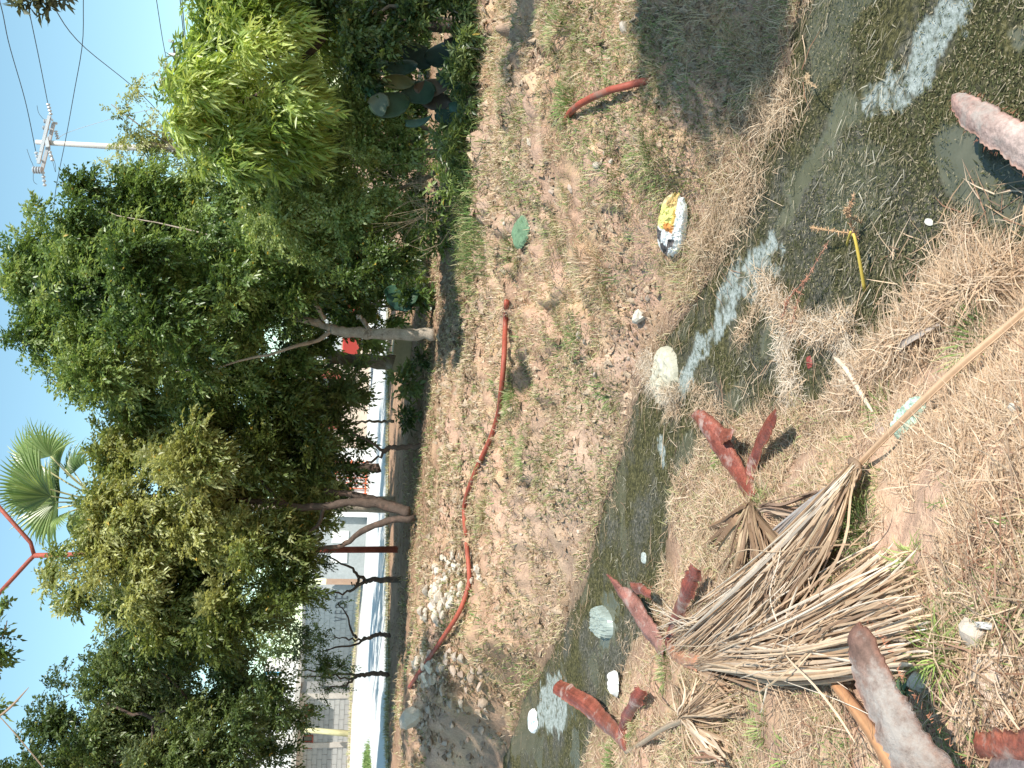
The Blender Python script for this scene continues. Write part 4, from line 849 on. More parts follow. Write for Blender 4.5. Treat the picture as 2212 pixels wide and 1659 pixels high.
wall_blocks(house, O + V3(0, .085, 0), V3(1, 0, 0), Lh, top - .22, holes)
roof = MB().box((xr - Lh / 2 - .1, yh + 2.4, zb + top + .0), (Lh + .5, 6.3, .2)).build('roof', M_conc, house, bevel=.01)
MB().box((xr - Lh / 2, yh + .06, zb + top - .22), (Lh, .12, .24)).build('ring_beam', M_conc, house)
for q in (.12, Lh * .36, Lh * .62, Lh * .80, Lh - .12): MB().box((O[0] + q, yh + .045, zb + top / 2 - .15), (.2, .10, top - .3)).build('concrete_column', M_conc, house)
for (a, b, z0, z1) in holes:
    f = MB(); cx = O[0] + (a + b) / 2; cz = zb + (z0 + z1) / 2; w = b - a; h = z1 - z0
    for s in (-1, 1): f.box((cx + s * w / 2, yh + .05, cz), (.05, .10, h)); f.box((cx, yh + .05, cz + s * h / 2), (w - .05, .10, .05))
    wo_ = f.build('window', M_steel, house); MB().box((cx, yh + .09, cz), (w - .05, .02, h - .05)).build('pane', M_glassd, wo_)
    MB().box((cx, yh + .06, cz), (.03, .03, h - .05)).build('mullion', M_steel, wo_)
# upper white room and tank on its roof
up = empty('white_house', (xr - 8, yh + 9, zb), 'white painted upper storey rising behind the block house roof', 'house')
MB().box((xr - 9.2, yh + 9, zb + 2.2), (9.0, 5, 4.4)).build('wall', M_white, up)
MB().box((xr - 9.2, yh + 9, zb + 4.45), (9.4, 5.4, .14)).build('roof', M_conc, up)
bt = at(598, 1500, 44); MB().box((bt[0], bt[1], zb + 2.6), (2.6, 3, 2.4)).build('parapet', M_white, up)
M_orange = mat('orange_paint', (.55, .13, .05), .5, noise=[(8, .15, 4)])
M_blue = mat('blue_paint', (.10, .42, .66), .5, noise=[(6, .15, 4)])
t1 = at(585, 1478, 43); e = empty('water_tank', (t1[0], t1[1], t1[2] - .5), 'light blue water tank on the white roof behind the left tree', 'tank')
MB().tube([t1 - V3(0, 0, .45), t1 + V3(0, 0, .3), t1 + V3(0, 0, .45)], [.55, .55, .3], 20).build('barrel', M_blue, e, smooth=False); MB().tube([t1 + V3(0, 0, .45), t1 + V3(0, 0, .55)], .2, 12).build('lid', M_blue, e)
# yellow post
a_ = at(757, 1412 + 48, 36.2); b_ = at(655, 1412 + 12, 36.2); a_[2] = zb
a_ = at(764, 1418 + 165 - 165, 36); 
pb = at(765, 1587, 36.2); pt_ = at(652, 1576, 36.2)
e = empty('wooden_post', pb, 'leaning yellowish wooden post before the block house', 'post'); MB().tube([pb - V3(0, 0, .2), pt_], [.13, .10], 10).build('pole', M_yel, e, smooth=True)
# lower boundary wall of rendered blocks, closer towards the right
M_render = mat('cement_render', (.36, .38, .38), .9, noise=[(.8, .12, 5), (12, .10, 5)], bump=(30, .3, .01))
wa = gz(759, 1487, ZR + .05) ; wb = gz(783, 1290, ZR + .05); wc_ = gz(792, 1150, ZR + .05)
def wallseg(name, A, B, Hh, lab, m=M_render, th=.16, nb=90, cat='wall'):
    c = (A + B) / 2; e = empty(name, c, lab, cat); L = np.linalg.norm((B - A)[:2]); X = nrm((B - A) * V3(1, 1, 0)); ang = atan2(X[1], X[0])
    MB().box(c + V3(0, 0, Hh / 2 - .1), (L, th, Hh + .2), rotz(ang)).build('wall', m, e); return e, X, L
e, X, L = wallseg('boundary_wall', wa + V3(0, 1.2, 0), wb + V3(0, 1.5, 0), 1.95, 'grey rendered block wall streaked by tree shadows along the street')
Nn = nrm(np.cross(X, V3(0, 0, 1))); Nn = Nn if Nn @ (CAM - wa) > 0 else -Nn
MB().box((wa + wb) / 2 + V3(0, 1.35, 1.93), (L + .1, .22, .10), rotz(atan2(X[1], X[0]))).build('coping', M_conc, e)
O2 = wa + V3(0, 1.2, 0) + Nn * .075
BCOL = (.40, .42, .42); BLK.clear(); wall_blocks(e, O2, X, L, 1.9, (), limit=150)
# faded letters low on the wall
M_ink = mat('faded_dark_paint', (.16, .17, .18), .9)
def text_on(parent, s, O, X, size, m, name='lettering', ext=.003):
    cu = bpy.data.curves.new(name, 'FONT'); cu.body = s; cu.size = size; cu.extrude = ext; cu.align_x = 'CENTER'
    o = bpy.data.objects.new(name, cu); COL.objects.link(o); dg = bpy.context.evaluated_depsgraph_get(); me = bpy.data.meshes.new_from_object(o.evaluated_get(dg)); bpy.data.objects.remove(o)
    me.materials.clear(); me.materials.append(m); o = link(name, me, parent); Z = V3(0, 0, 1); Nn = np.cross(X, Z)
    Mx = Matrix.Identity(4)
    for i in range(3): Mx[i][0] = X[i]; Mx[i][1] = Z[i]; Mx[i][2] = Nn[i]; Mx[i][3] = O[i]
    o.matrix_parent_inverse = Matrix.Identity(4) if parent is None else Matrix.Translation(-Vector(parent.location)); o.matrix_basis = Mx; return o
lp = at(772, 1318, 33.0)
tpar = ((lp - O2) @ X); text_on(e, 'V E D E', O2 + X * tpar + V3(0, 0, .42) + Nn * .045, X if np.cross(X, V3(0,0,1)) @ (CAM - O2) > 0 else -X, .62, M_ink)
e, X, L = wallseg('boundary_wall', wb + V3(.4, 1.0, 0), wc_ + V3(1.5, 1.6, 0), 1.7, 'grey wall with two white square openings right of the shadow streaked wall')
Nn = nrm(np.cross(X, V3(0, 0, 1))); Nn = Nn if Nn @ (CAM - wb) > 0 else -Nn
for (px, py) in ((732, 1202), (735, 1160)):
    d = ray(px, py); Pw = wb + V3(.4, 1.0, 0) + Nn * .09; t = ((Pw - CAM) @ Nn) / (d @ Nn); c = CAM + d * t
    f = MB().box(c, (.42, .05, .55), rotz(atan2(X[1], X[0]))).build('panel', M_white, e)
# cream house behind, right of the trunks
M_cream = mat('cream_paint', (.62, .50, .40), .8, noise=[(1.0, .10, 5), (12, .08, 5)])
M_redbr = mat('red_brown_paint', (.26, .13, .10), .8, noise=[(2, .2, 5)])
c0 = gz(793, 1000, ZR); e = empty('cream_house', (c0[0], c0[1] + 4, ZR), 'cream walled house behind the shaded grey trunk', 'house')
c1 = gz(793, 1110, ZR); c2 = gz(795, 760, ZR); yq = c0[1] + 2.2
MB().box(((c1[0] + c2[0]) / 2, yq + 2, ZR + 1.35), (c2[0] - c1[0], 4, 2.7)).build('wall', M_cream, e); MB().box(((c1[0] + c2[0]) / 2, yq + 1.9, ZR + 2.78), (c2[0] - c1[0] + .5, 4.6, .16)).build('roof', M_conc, e)
for (py, w) in ((1000, .45), (905, .5), (830, .5)):
    q = gz(793, py, ZR); dfr = MB().box((q[0] * yq / q[1], yq - .02, ZR + (1.05 if py == 1000 else 1.5)), (w if py == 1000 else .9, .06, 2.1 if py == 1000 else .9)).build('door' if py == 1000 else 'window', M_redbr if py == 1000 else M_steel, e)
    MB().box((q[0] * yq / q[1], yq - .06, ZR + (1.35 if py == 1000 else 1.5)), (w * .6, .03, .7)).build('pane', M_glassd, dfr)
# red truck glimpsed through the leaves
M_carw = mat('white_car_paint', (.80, .80, .78), .25, spec=.5, coat=.5); M_tyre = mat('tyre', (.03, .03, .03), .85); M_carr = mat('red_truck_paint', (.55, .05, .035), .3, coat=.4); M_chr = mat('dull_chrome', (.5, .5, .5), .35, metal=.8); M_lamp = mat('tail_lamp', (.5, .03, .02), .3)
def vehicle(name, base, ln, hh, wd, m, label, cat, ang, prof):
    """side profile extruded to the car's width, with cab glass, wheels, bumpers and lamps"""
    e = empty(name, base, label, cat); R3 = rotz(ang); B0 = np.asarray(base)
    def wv(x, y, z): return B0 + R3 @ V3(x, y, z)
    V = []; n = len(prof)
    for s in (-1, 1):
        for (x, z) in prof: V.append(wv(x * ln, s * wd / 2 * (1 - .14 * max(0, z / hh - .55) / .45), z * 1.0))
    Fc = [tuple(range(n))[::-1], tuple(range(n, 2 * n))] + [(i, (i + 1) % n, n + (i + 1) % n, n + i) for i in range(n)]
    b = mk('body', V, Fc, m, e); bv = b.modifiers.new('bevel', 'BEVEL'); bv.width = .05; bv.segments = 3; bv.limit_method = 'ANGLE'
    for x in (-.31, .31):
        for s in (-1, 1):
            w = MB().tube([wv(x * ln, s * (wd / 2 - .02), .34), wv(x * ln, s * (wd / 2 - .22), .34)], .34, 20).build('wheel', M_tyre, e)
            MB().tube([wv(x * ln, s * (wd / 2), .34), wv(x * ln, s * (wd / 2 - .04), .34)], .19, 14).build('rim', M_chr, w)
    return e, wv
gp = gz(823, 822, ZR)
# white wall with an orange barred gate
gc = gz(800, 1052, ZR) + V3(0, 1.0, 0); e = empty('gate', gc, 'orange barred gate in a white wall seen under the yellow green tree', 'gate')
MB().box(gc + V3(0, .12, .62), (2.3, .1, 1.3)).build('panel', M_white, e)
for i in range(9): MB().box(gc + V3(-.7 + i * .175, 0, .62), (.035, .035, 1.15)).build('bar', M_orange, e)
for z_ in (.12, .62, 1.12): MB().box(gc + V3(0, -.03, z_), (1.55, .04, .05)).build('rail', M_orange, e)
gb = gz(822, 650, ZR); 
tk, wv = vehicle('truck', gb + V3(.9, 2.2, 0), 5.6, 2.5, 2.1, M_carr, 'red truck with dark windscreen glimpsed through leaves right of the slim trunk', 'truck', -.5,
  [(-.5,.5),(-.5,1.1),(.12,1.15),(.12,2.6),(.38,2.6),(.47,1.75),(.5,1.2),(.5,.5)])
MB().box(wv(.435 * 5.6, 0, 2.18), (.05, 1.75, .75), rotz(-.5) @ np.array([[cos(.42), 0, -sin(.42)], [0, 1, 0], [sin(.42), 0, cos(.42)]])).build('windscreen', M_glassd, tk)
for s in (-1, 1):
    MB().box(wv(.25 * 5.6, s * .96, 2.05), (.9, .04, .6), rotz(-.5)).build('side_window', M_glassd, tk); MB().box(wv(.5 * 5.6, s * .75, 1.0), (.06, .3, .2), rotz(-.5)).build('headlight', M_chr, tk)
MB().box(wv(.5 * 5.6 + .05, 0, .6), (.12, 2.1, .25), rotz(-.5)).build('bumper', M_carw, tk); MB().box(wv(-.2 * 5.6, 0, 1.6), (3.2, 2.0, .9), rotz(-.5)).build('tray_side', M_white, tk)
# tan concrete block standing at the brow
c = at(884, 600, 15.5); z = H1(c[0], c[1], False); e = MB().box((c[0], c[1], z + .22), (.38, .35, .52), rotz(.2)).build('concrete_block', mat('tan_concrete', (.50, .42, .28), .9, noise=[(8, .15, 5)], bump=(40, .5, .01)), None, bevel=.02)
tag(e, 'tan concrete block standing behind the weeds at the brow', 'block')
c = at(872, 752, 17.5); z = H1(c[0], c[1], False); e = MB().box((c[0], c[1], z + .16), (.9, .5, .36), rotz(-.1)).build('concrete_step', bpy.data.materials['tan_concrete'], None, bevel=.02); tag(e, 'low tan concrete step beyond the foot of the slim trunk', 'step')

# ================================================================== RED STEEL POST WITH TWO ARMS
D = 17.6
pb = at(826, 1186, D); pb[2] = H1(pb[0], pb[1], False); j = at(74, 1200, D)
e = empty('steel_post', pb, 'tall red steel post that parts into two arms above the trees', 'post')
MB().tube([pb - V3(0, 0, .1), at(700, 1188, D), at(500, 1191, D), j], [.065, .06, .05, .05], 12).build('pole', M_steel, e, smooth=True)
MB().tube([j, at(66, 1172, D), at(-60, 1030, D)], .04, 8).build('arm', M_steel, e, smooth=True)
MB().tube([j, at(62, 1212, D), at(-60, 1345, D)], .04, 8).build('arm', M_steel, e, smooth=True)

# ================================================================== UTILITY POLES AND WIRES
M_pole = mat('pole_concrete', (.52, .49, .45), .85, noise=[(2, .08, 4), (30, .06, 4)])
M_galv = mat('galvanised_steel', (.50, .52, .54), .45, metal=.4, noise=[(20, .1, 4)])
M_porc = mat('grey_insulator', (.42, .45, .48), .3, spec=.6); M_wire = mat('black_cable', (.03, .03, .032), .6)
D = 42.0
pb = at(900, 352, D); pb[2] = .26; tp = at(78, 307, D)
up_ = empty('utility_pole', pb, 'pale concrete utility pole with paired steel crossarms and insulators', 'utility pole')
mid = at(250, 317, D); MB().tube([pb, mid, tp], [.20, .135, .105], 14).build('pole', M_pole, up_, smooth=True)
def bar(parent, a, b, w, name, m=M_galv, h=None):
    a = np.asarray(a); b = np.asarray(b); X = nrm(b - a); Y = nrm(np.cross(V3(0, 0, 1), X)); Z = np.cross(X, Y); return MB().box((a + b) / 2, (np.linalg.norm(b - a), w, h or w), np.stack([X, Y, Z], 1)).build(name, m, parent)
bar(up_, at(107, 250, D - .25), at(83, 353, D - .25), .13, 'crossarm'); bar(up_, at(116, 266, D + .25), at(90, 370, D + .25), .13, 'crossarm')
for (px, py) in ((112, 258), (104, 278), (88, 345)): bar(up_, at(px, py, D - .25), at(px + 1, py + 2, D + .25), .07, 'spacer')
def insul(a, b, r=.085, name='insulator', n=4):
    a = np.asarray(a); b = np.asarray(b); P = []; R_ = []
    for i in range(n):
        for (t, q) in ((.0, .35), (.25, 1), (.6, .9), (.75, .35)): P.append(a + (b - a) * ((i + t) / n)); R_.append(r * q)
    return MB().tube(P, R_, 10).build(name, M_porc, up_, smooth=False)
insul(at(110, 249, D), at(103, 222, D)); insul(at(84, 354, D), at(77, 326, D - .3)); insul(at(92, 370, D), at(97, 405, D + .3)); insul(at(92, 368, D), at(70, 367, D), .17, 'arrester', 4)
insul(at(120, 282, D), at(125, 302, D + .2)); insul(at(104, 318, D), at(114, 350, D - .2)); insul(at(108, 262, D), at(94, 262, D), .1); insul(at(104, 276, D), at(92, 276, D), .1)
insul(at(114, 265, D), at(124, 267, D), .06)
bar(up_, at(100, 296, D - .2), at(104, 318, D - .2), .16, 'clamp', M_galv)
def wire(pts, D_, label, r=.017, sag=0, n=24, m=None):
    P = np.array([at(a, b, D_ if np.isscalar(D_) else D_[i]) for i, (a, b) in enumerate(pts)]); P = spline(P, n)
    v, f = tube_vf(P, r, 5); o = mk('power_line', v, f, m or M_wire, smooth=True); return tag(o, label, 'cable', 'overhead cables')
wire([(-60,-190),(0,5),(20,97),(55,220),(77,326)], [26,32,35,39,41.7], 'cable running from the top left sky down to the left end of the crossarm')
wire([(30,-140),(60,10),(85,130),(103,222)], [28,34,38,42], 'cable reaching the right end of the crossarm from the top of the sky')
wire([(182,-60),(180,0),(178,95),(160,200),(142,300),(122,400),(115,460)], [30,31,33,35,38,41,43], 'thin cable curving across the front of the concrete pole', .014)
wire([(60,-70),(110,5),(175,95),(310,208),(420,330)], [22,25,29,36,42], 'long oblique cable crossing above the wispy tree', .014)
wire([(330,-50),(338,0),(352,90),(366,160),(372,200)], [50,52,57,62,66], 'thin cable leading to the far pole', .022)
wire([(380,-60),(389,0),(395,60),(405,140)], [36,38,42,46], 'left cable of the close bundle at the upper right', .022); wire([(384,-60),(393,0),(398,60),(408,140)], [36,38,42,46], 'right cable of the close bundle at the upper right', .022)
wire([(122,302),(150,285),(240,257),(330,235)], [42.1,42.5,43,44], 'pale guy wire slanting from the concrete pole', .010, m=M_galv)
wire([(114,350),(120,372),(118,350),(106,322)], 42, 'loose loop of cable hanging under the crossarm', .010, n=14); wire([(80,228),(84,245),(98,262)], 42, 'short bent jumper lead beside the upper insulators', .010, n=8); wire([(58,322),(66,345),(72,360),(72,390),(80,398)], 42, 'jumper lead looping past the arrester', .010, n=12)
D = 75.0
pb = at(900, 145, D); pb[2] = .26; e = empty('utility_pole', pb, 'distant dark utility pole barely clear of the bright tree', 'utility pole')
MB().tube([pb, at(365, 118, D)], [.2, .14], 10).build('pole', M_pole, e, smooth=True); bar(e, at(373, 88, D), at(384, 160, D), .16, 'crossarm', M_wire)
for (px, py) in ((364, 88), (372, 153)): bar(e, at(px, py, D), at(px + 11, py + 1, D), .22, 'insulator', M_porc)
bar(e, at(350, 170, D), at(353, 180, D), .5, 'lamp', M_galv)
# dry stalk leaning in at the left edge
M_straw = mat('dry_stalk', attr=1, rough=.8)
e = empty('dry_stalk', at(60, 1700, 3.0), 'thin dry grass stalk with seed head leaning into the upper left sky', 'stalk')
mk('stem', *tube_vf(spline([at(200,1790,3.1), at(20,1570,3), at(-60,1500,3)], 10), np.linspace(.003, .001, 10), 5), M_straw, e, cols=(.38, .30, .22))
mk('seed_head', *tube_vf(spline([at(62,1485,3), at(20,1530,3), at(-20,1560,3)], 10), [.001,.002,.003,.004,.0045,.0045,.004,.003,.002,.001], 6), M_straw, e, cols=(.30, .22, .16))

# ================================================================== ORANGE HOSES
M_hose = mat('orange_hose', (.33, .075, .045), .6, noise=[(4, .2, 5), (30, .15, 4)], dark=((.26, .15, .11), 2.5, .54, .12), spec=.4)
def hose(pts, r, label, hh=.03):
    P = spline([onray(a, b, max(h - .018, -.01)) for a, b, h in pts], 90); P += .0035 * np.stack([vnoise(np.arange(90) / 7., np.zeros(90), s=60 + k) - .5 for k in range(3)], 1) * 2; o = mk('hose', *tube_vf(P, r, 12), M_hose, smooth=True); tag(o, label, 'hose', 'orange hoses on the far bank')
hose([(1094,650,.05),(1092,700,.10),(1089,770,.12),(1082,850,.07),(1076,895,.04),(1058,950,.05),(1030,1010,.07),(1008,1070,.04),(1003,1110,.03),(1009,1180,.05),(1014,1240,.05),(1012,1265,.06),(995,1315,.09),(965,1365,.12),(925,1425,.09),(900,1460,.06),(884,1484,.05)], .026, 'long orange hose snaking along the top of the far bank')
hose([(1222,262,.0),(1232,243,.05),(1255,223,.09),(1290,205,.11),(1330,192,.10),(1370,181,.06),(1404,173,.0)], .024, 'short orange hose arching out of the bank at the right')

# ================================================================== STONES
M_stone = mat('stone', attr=1, rough=.9, noise=[(6, .15, 5), (40, .12, 4)], bump=(40, .5, .01))
SM = []
def stone_mesh(seed, col, flat=.7):
    bm = __import__('bmesh').new(); __import__('bmesh').ops.create_icosphere(bm, subdivisions=2, radius=.5)
    v = np.array([x.co[:] for x in bm.verts]); d = .55 + .8 * vnoise(v[:, 0] * 2.2 + seed * 7, v[:, 1] * 2.2, v[:, 2] * 2.2, s=seed); v = v * d[:, None]
    for _ in range(5):
        n = nrm(rng.normal(0, 1, 3)); q = v @ n; c = .27; v = v - np.maximum(q - c, 0)[:, None] * n * .85
    v[:, 2] *= flat; f = [tuple(x.index for x in g.verts) for g in bm.faces]; bm.free()
    me = bpy.data.meshes.new('stone'); me.from_pydata([tuple(x) for x in v], [], f); me.materials.append(M_stone)
    a = me.color_attributes.new('Col', 'FLOAT_COLOR', 'POINT'); a.data.foreach_set('color', np.tile(np.array([*col, 1], np.float32), len(v))); return me
PALE = [(.56, .49, .40), (.50, .42, .34), (.62, .56, .47), (.42, .35, .28), (.54, .46, .38)]
meshes = [stone_mesh(i, PALE[i % 5]) for i in range(10)]
BRN = [stone_mesh(20 + i, c) for i, c in enumerate([(.36, .27, .20), (.44, .34, .27), (.30, .22, .17), (.40, .33, .27)])]
def stone(me, p, s, label, group=None, cat='stone', name='stone', sink=.3):
    o = bpy.data.objects.new(name, me); COL.objects.link(o); o.location = (p[0], p[1], p[2] + s * (.5 - sink) * .6); o.rotation_euler = (rnd.uniform(-.5, .5), rnd.uniform(-.5, .5), rnd.uniform(0, 6)); o.scale = (s, s * rnd.uniform(.7, 1), s * rnd.uniform(.7, 1)); return tag(o, label, cat, group)
def rubble(n, box, ms, smin, smax, label, group):
    x0, y0, x1, y1 = box; k = 0
    while k < n:
        px = rnd.uniform(x0, x1); py = rnd.uniform(y0, y1)
        if vnoise([px / 22.], [py / 22.], s=90)[0] < .38: continue
        p = onray(px, py); p[2] = H1(p[0], p[1]); s = smin + (smax - smin) * rnd.random() ** 2.2; stone(rnd.choice(ms), p, s, label, group); k += 1
rubble(105, (935, 1195, 1000, 1310), meshes, .06, .17, 'small pale stone in the sunlit rubble above the long hose', 'pale rubble above the hose')
rubble(45, (915, 1260, 965, 1345), meshes, .07, .24, 'pale stone in the rubble at the left of the brow', 'pale rubble on the brow')
rubble(26, (1015, 1195, 1045, 1260), meshes[:6], .05, .12, 'small whitish stone just below the long hose', 'whitish stones below the hose')
rubble(150, (900, 1415, 1060, 1650), BRN + meshes[3:4], .05, .19, 'brown stone in the dark eroded edge at the left', 'brown stones in the eroded edge')
rubble(24, (900, 1400, 945, 1480), meshes, .08, .22, 'pale stone where the hose climbs over the brow', 'pale stones where the hose ends')
for (px, py, s, ms, lab) in [(2000,1475,.085,0,'pale rounded stone beside the small grey green weed'),(1965,1425,.06,2,'pale stone touching the tips of the brown leaf'),(2108,1372,.075,4,'oblong pinkish stone in the straw at the lower edge'),
     (1353,58,.10,4,'lone pale stone on bare soil in dappled light at the right'),(1385,686,.13,2,'whitish flat stone above the water line'),(1590,2,.07,3,'brown stone'),(2125,1430,.025,2,'small white pebble beside the mortar patch'),
     (2120,1466,.03,3,'dark grey pebble on the mortar patch'),(2112,1520,.035,3,'brown pebble beneath the mortar patch'),(1985,1525,.02,2,'tiny white pebble below the grey green weed'),(2190,1370,.03,4,'small cream stone close to the lower edge'),(2205,880,.05,2,'white stone among green blades at the lower edge'),
     (1992,975,.02,2,'tiny pale stone near the mint green rag'),(905,1545,.4,1,'large pale stone embedded in the eroded bank')]:
    if lab == 'brown stone': continue
    p = onray(px, py); p[2] = H1(p[0], p[1]); stone(meshes[ms], p, s * 1.25, lab)
k = 0
for i in range(46):                                    # loose grit near the camera
    px = rnd.uniform(2040, 2200); py = rnd.uniform(1330, 1640); p = onray(px, py); p[2] = H1(p[0], p[1]); stone(rnd.choice(meshes + BRN), p, rnd.uniform(.006, .018), 'loose grit pebble scattered round the mortar patch', 'loose pebbles near the mortar patch', 'pebble', 'pebble', .1)
for i in range(60):
    px = rnd.uniform(1060, 1420); py = rnd.uniform(150, 1300); p = onray(px, py); p[2] = H1(p[0], p[1])
    if creek_sd(p[:1], p[1:2])[0] < .2: continue
    stone(rnd.choice(BRN + BRN + meshes[:2]), p, rnd.uniform(.03, .09), 'small clod of dry earth on the far bank', 'clods of earth on the far bank', 'clod', 'clod')
# ================================================================== PALM LEAVES ON THE NEAR BANK
M_boot = mat('glossy_leaf_base', attr=1, rough=.36, noise=[(9, .42, 6), (90, .35, 4)], dark=((.38, .27, .23), 7, .53, .12), bump=(50, .8, .007), spec=.5)
M_bootd = mat('dull_leaf_base', attr=1, rough=.85, noise=[(9, .35, 6), (70, .25, 4)], dark=((.34, .30, .27), 5, .50, .12), bump=(50, .9, .008))
M_strip = mat('dry_palm_strip', attr=1, rough=.6, noise=[(25, .12, 4)], trans=.12, tcol=(1.2, 1.1, .9), spec=.35)
def rib(name, P, Wd, N0, m, parent, col, th=.006, curl=.35, jag=0.0, nu=8, twist=0, seed=0, endcol=None):
    """a curved plate with thickness along P; Wd widths; curl bends its edges like a gutter; jag tears the edges; fibres run lengthwise"""
    P = np.asarray(P); n = len(P); T = nrm(np.gradient(P, axis=0)); V = []; C_ = []; nz = lambda a, b, s: vnoise([a], [b], s=s)[0]
    for i in range(n):
        N = nrm(N0 - T[i] * (N0 @ T[i])); S = np.cross(T[i], N)
        if twist: a = twist * i / n; N, S = N * cos(a) + S * sin(a), S * cos(a) - N * sin(a)
        wl, wr = [Wd[i] * .5 * ((1.08 - jag * (1.1 * nz(i * .33 + seed, k * 3., 5) + .8 * nz(i * 1.1 + seed, k * 5., 6) ** 2)) if jag else 1) for k in (0, 1)]
        for side in (1, -1):
            for k in range(nu + 1):
                u = k / nu * 2 - 1; w = wl if u < 0 else wr; rip = (.012 * Wd[i] * sin(k * 2.6 + seed) + .05 * Wd[i] * (nz(i * .22 + seed, u * 1.5, 8) - .5)) if jag else 0
                V.append(P[i] + S * u * w + N * (curl * Wd[i] * u * u + rip) + N * side * th * .5 * (1 - .7 * abs(u))); c = np.array(col)
                if endcol is not None: t = i / (n - 1); c = c * (1 - t) + np.array(endcol) * t
                if jag: c = c * (.72 + .55 * nz(i * .12, k * 2.3 + seed, 9)) ; e_ = max(0, abs(u) - .72) / .28; c = c * (1 - .5 * e_) + V3(.30, .12, .07) * .5 * e_
                C_.append(c)
    m_ = nu + 1; Fc = []
    for i in range(n - 1):
        for s in (0, 1):
            for k in range(nu):
                a = (i * 2 + s) * m_ + k; b = a + 2 * m_; Fc.append((a, a + 1, b + 1, b) if s == 0 else (a, b, b + 1, a + 1))
        for k in (0, nu): a = i * 2 * m_ + k; b = a + m_; Fc.append((a, b, b + 2 * m_, a + 2 * m_) if k == 0 else (a, a + 2 * m_, b + 2 * m_, b))
    for i in (0, n - 1):
        for k in range(nu): a = i * 2 * m_ + k; Fc.append((a, a + m_, a + m_ + 1, a + 1) if i == 0 else (a, a + 1, a + m_ + 1, a + m_))
    return mk(name, V, Fc, m, parent, cols=np.array(C_), smooth=True)
def fray(parent, P, Wd, N0, n=60, L=.02, col=(.38, .16, .09)):
    """short fibres along both torn edges"""
    P = np.asarray(P); T = nrm(np.gradient(P, axis=0)); V = []; Fc = []
    for q in range(n):
        i = rnd.randrange(1, len(P) - 1); N = nrm(N0 - T[i] * (N0 @ T[i])); S = np.cross(T[i], N); s = rnd.choice((-1, 1)); a = P[i] + T[i] * rnd.uniform(-.01, .01) + S * s * Wd[i] * .48 + N * Wd[i] * .3
        e_ = a + nrm(S * s + T[i] * rnd.uniform(-1.2, 1.2) + N * rnd.uniform(-.5, .8)) * L * rnd.uniform(.4, 1.3); b = len(V); V += [a - T[i] * .0014, a + T[i] * .0014, e_]; Fc.append((b, b + 1, b + 2))
    tag(mk('fibre', V, Fc, M_strip, parent, cols=np.array(col)), kind='stuff')
def prong(parent, pts, col, m=M_boot, name='leaf_base', curl=.35, jag=.25, N0=None, th=.007, seed=0, endcol=None, n=26, fib=50, tw=None):
    n = n * 2 if m in (M_boot, M_bootd) else n
    ws = 1.85 if m is M_boot else (1.14 if m is M_bootd else 1.0); curl = curl * (.55 if m is M_boot else 1); tw = (0.0 if m is not M_boot else (.55 if seed % 2 else -.45)) if tw is None else tw; jag = min(.34, jag * (1.35 if m is M_boot else 1))
    P = spline([onray(a, b, h) for a, b, h, w in pts], n); Wd = ws * np.interp(np.linspace(0, 1, n), np.linspace(0, 1, len(pts)), [w for *_, w in pts])
    N = -(-fw * .4 + V3(0, 0, .9)) if N0 is None else N0
    o = rib(name, P, Wd, N, m, parent, col, th, curl, jag, seed=seed, endcol=endcol, nu=12 if jag else 8, twist=tw)
    if fib: fray(o, P, Wd, N, fib)
    return o
STC = [(.58, .42, .28), (.49, .34, .22), (.66, .51, .37), (.40, .27, .17), (.60, .44, .30), (.31, .205, .135)]
PALEC = [(.72, .62, .50), (.66, .56, .45), (.60, .50, .40), (.56, .42, .28)]
def strips(parent, hinge, ends, n, colset, w=.016, lift=.09, jit=14, hj=8, over=None, seed=3, split=1, name='leaf_strip'):
    """pleated segments that run from the hinge to their tips, lying over one another"""
    ends = np.array(ends, float); m = 16
    for i in range(n):
        t = (i + .5) / n; u = t * (len(ends) - 1); k = min(int(u), len(ends) - 2); f = u - k; e_ = ends[k] * (1 - f) + ends[k + 1] * f + rng.normal(0, jit, 2)
        h0 = np.array(hinge[:2], float) + rng.normal(0, hj, 2) * .4; md = (h0 + e_) / 2 + rng.normal(0, jit * .6, 2)
        if over is not None: md = md + np.array(over) * rng.uniform(.4, 1.1)
        L = spline(np.array([h0, (h0 * .6 + md * .4) + rng.normal(0, 3, 2), md, e_ + (md - e_) * .25 + rng.normal(0, 4, 2), e_]), m)
        tt = np.linspace(0, 1, m); hh = .02 + hinge[2] * (1 - tt) ** 2 + lift * .68 * rng.uniform(.1, 1) * np.sin(pi * np.clip(tt * 1.05, 0, 1)) ** .8 + .012 * rng.random()
        P = np.array([onray(a, b, h) for (a, b), h in zip(L[::3], hh[::3])]); P = spline(P, m)
        col = np.array(colset[rng.integers(len(colset))]) * rng.uniform(.85, 1.12)
        wd = w * rng.uniform(.4, 1.3) * np.interp(tt, [0, .12, .5, .85, 1], [.45, .8, 1.1, .6, .10])
        T = nrm(np.gradient(P, axis=0)); N0 = nrm(V3(0, 0, 1) + rng.normal(0, .55, 3)); V = []
        for q in range(m):
            N = nrm(N0 - T[q] * (N0 @ T[q])); S = np.cross(T[q], N); V += [P[q] - S * wd[q] * .5 - N * wd[q] * .28, P[q] + N * wd[q] * .12, P[q] + S * wd[q] * .5 - N * wd[q] * .28]
        Fc = []
        for q in range(m - 1): a = q * 3; Fc += [(a, a + 1, a + 4, a + 3), (a + 1, a + 2, a + 5, a + 4)]
        cc = np.repeat(col[None] * (np.interp(tt, [0, .1, .8, 1], [.75, 1, 1.05, 1.25]))[:, None], 3, 0); mk(name, V, Fc, M_strip, parent, cols=np.clip(cc, 0, .8))
RED = (.20, .052, .034); RED2 = (.25, .075, .048); BLOOM = (.30, .16, .13)
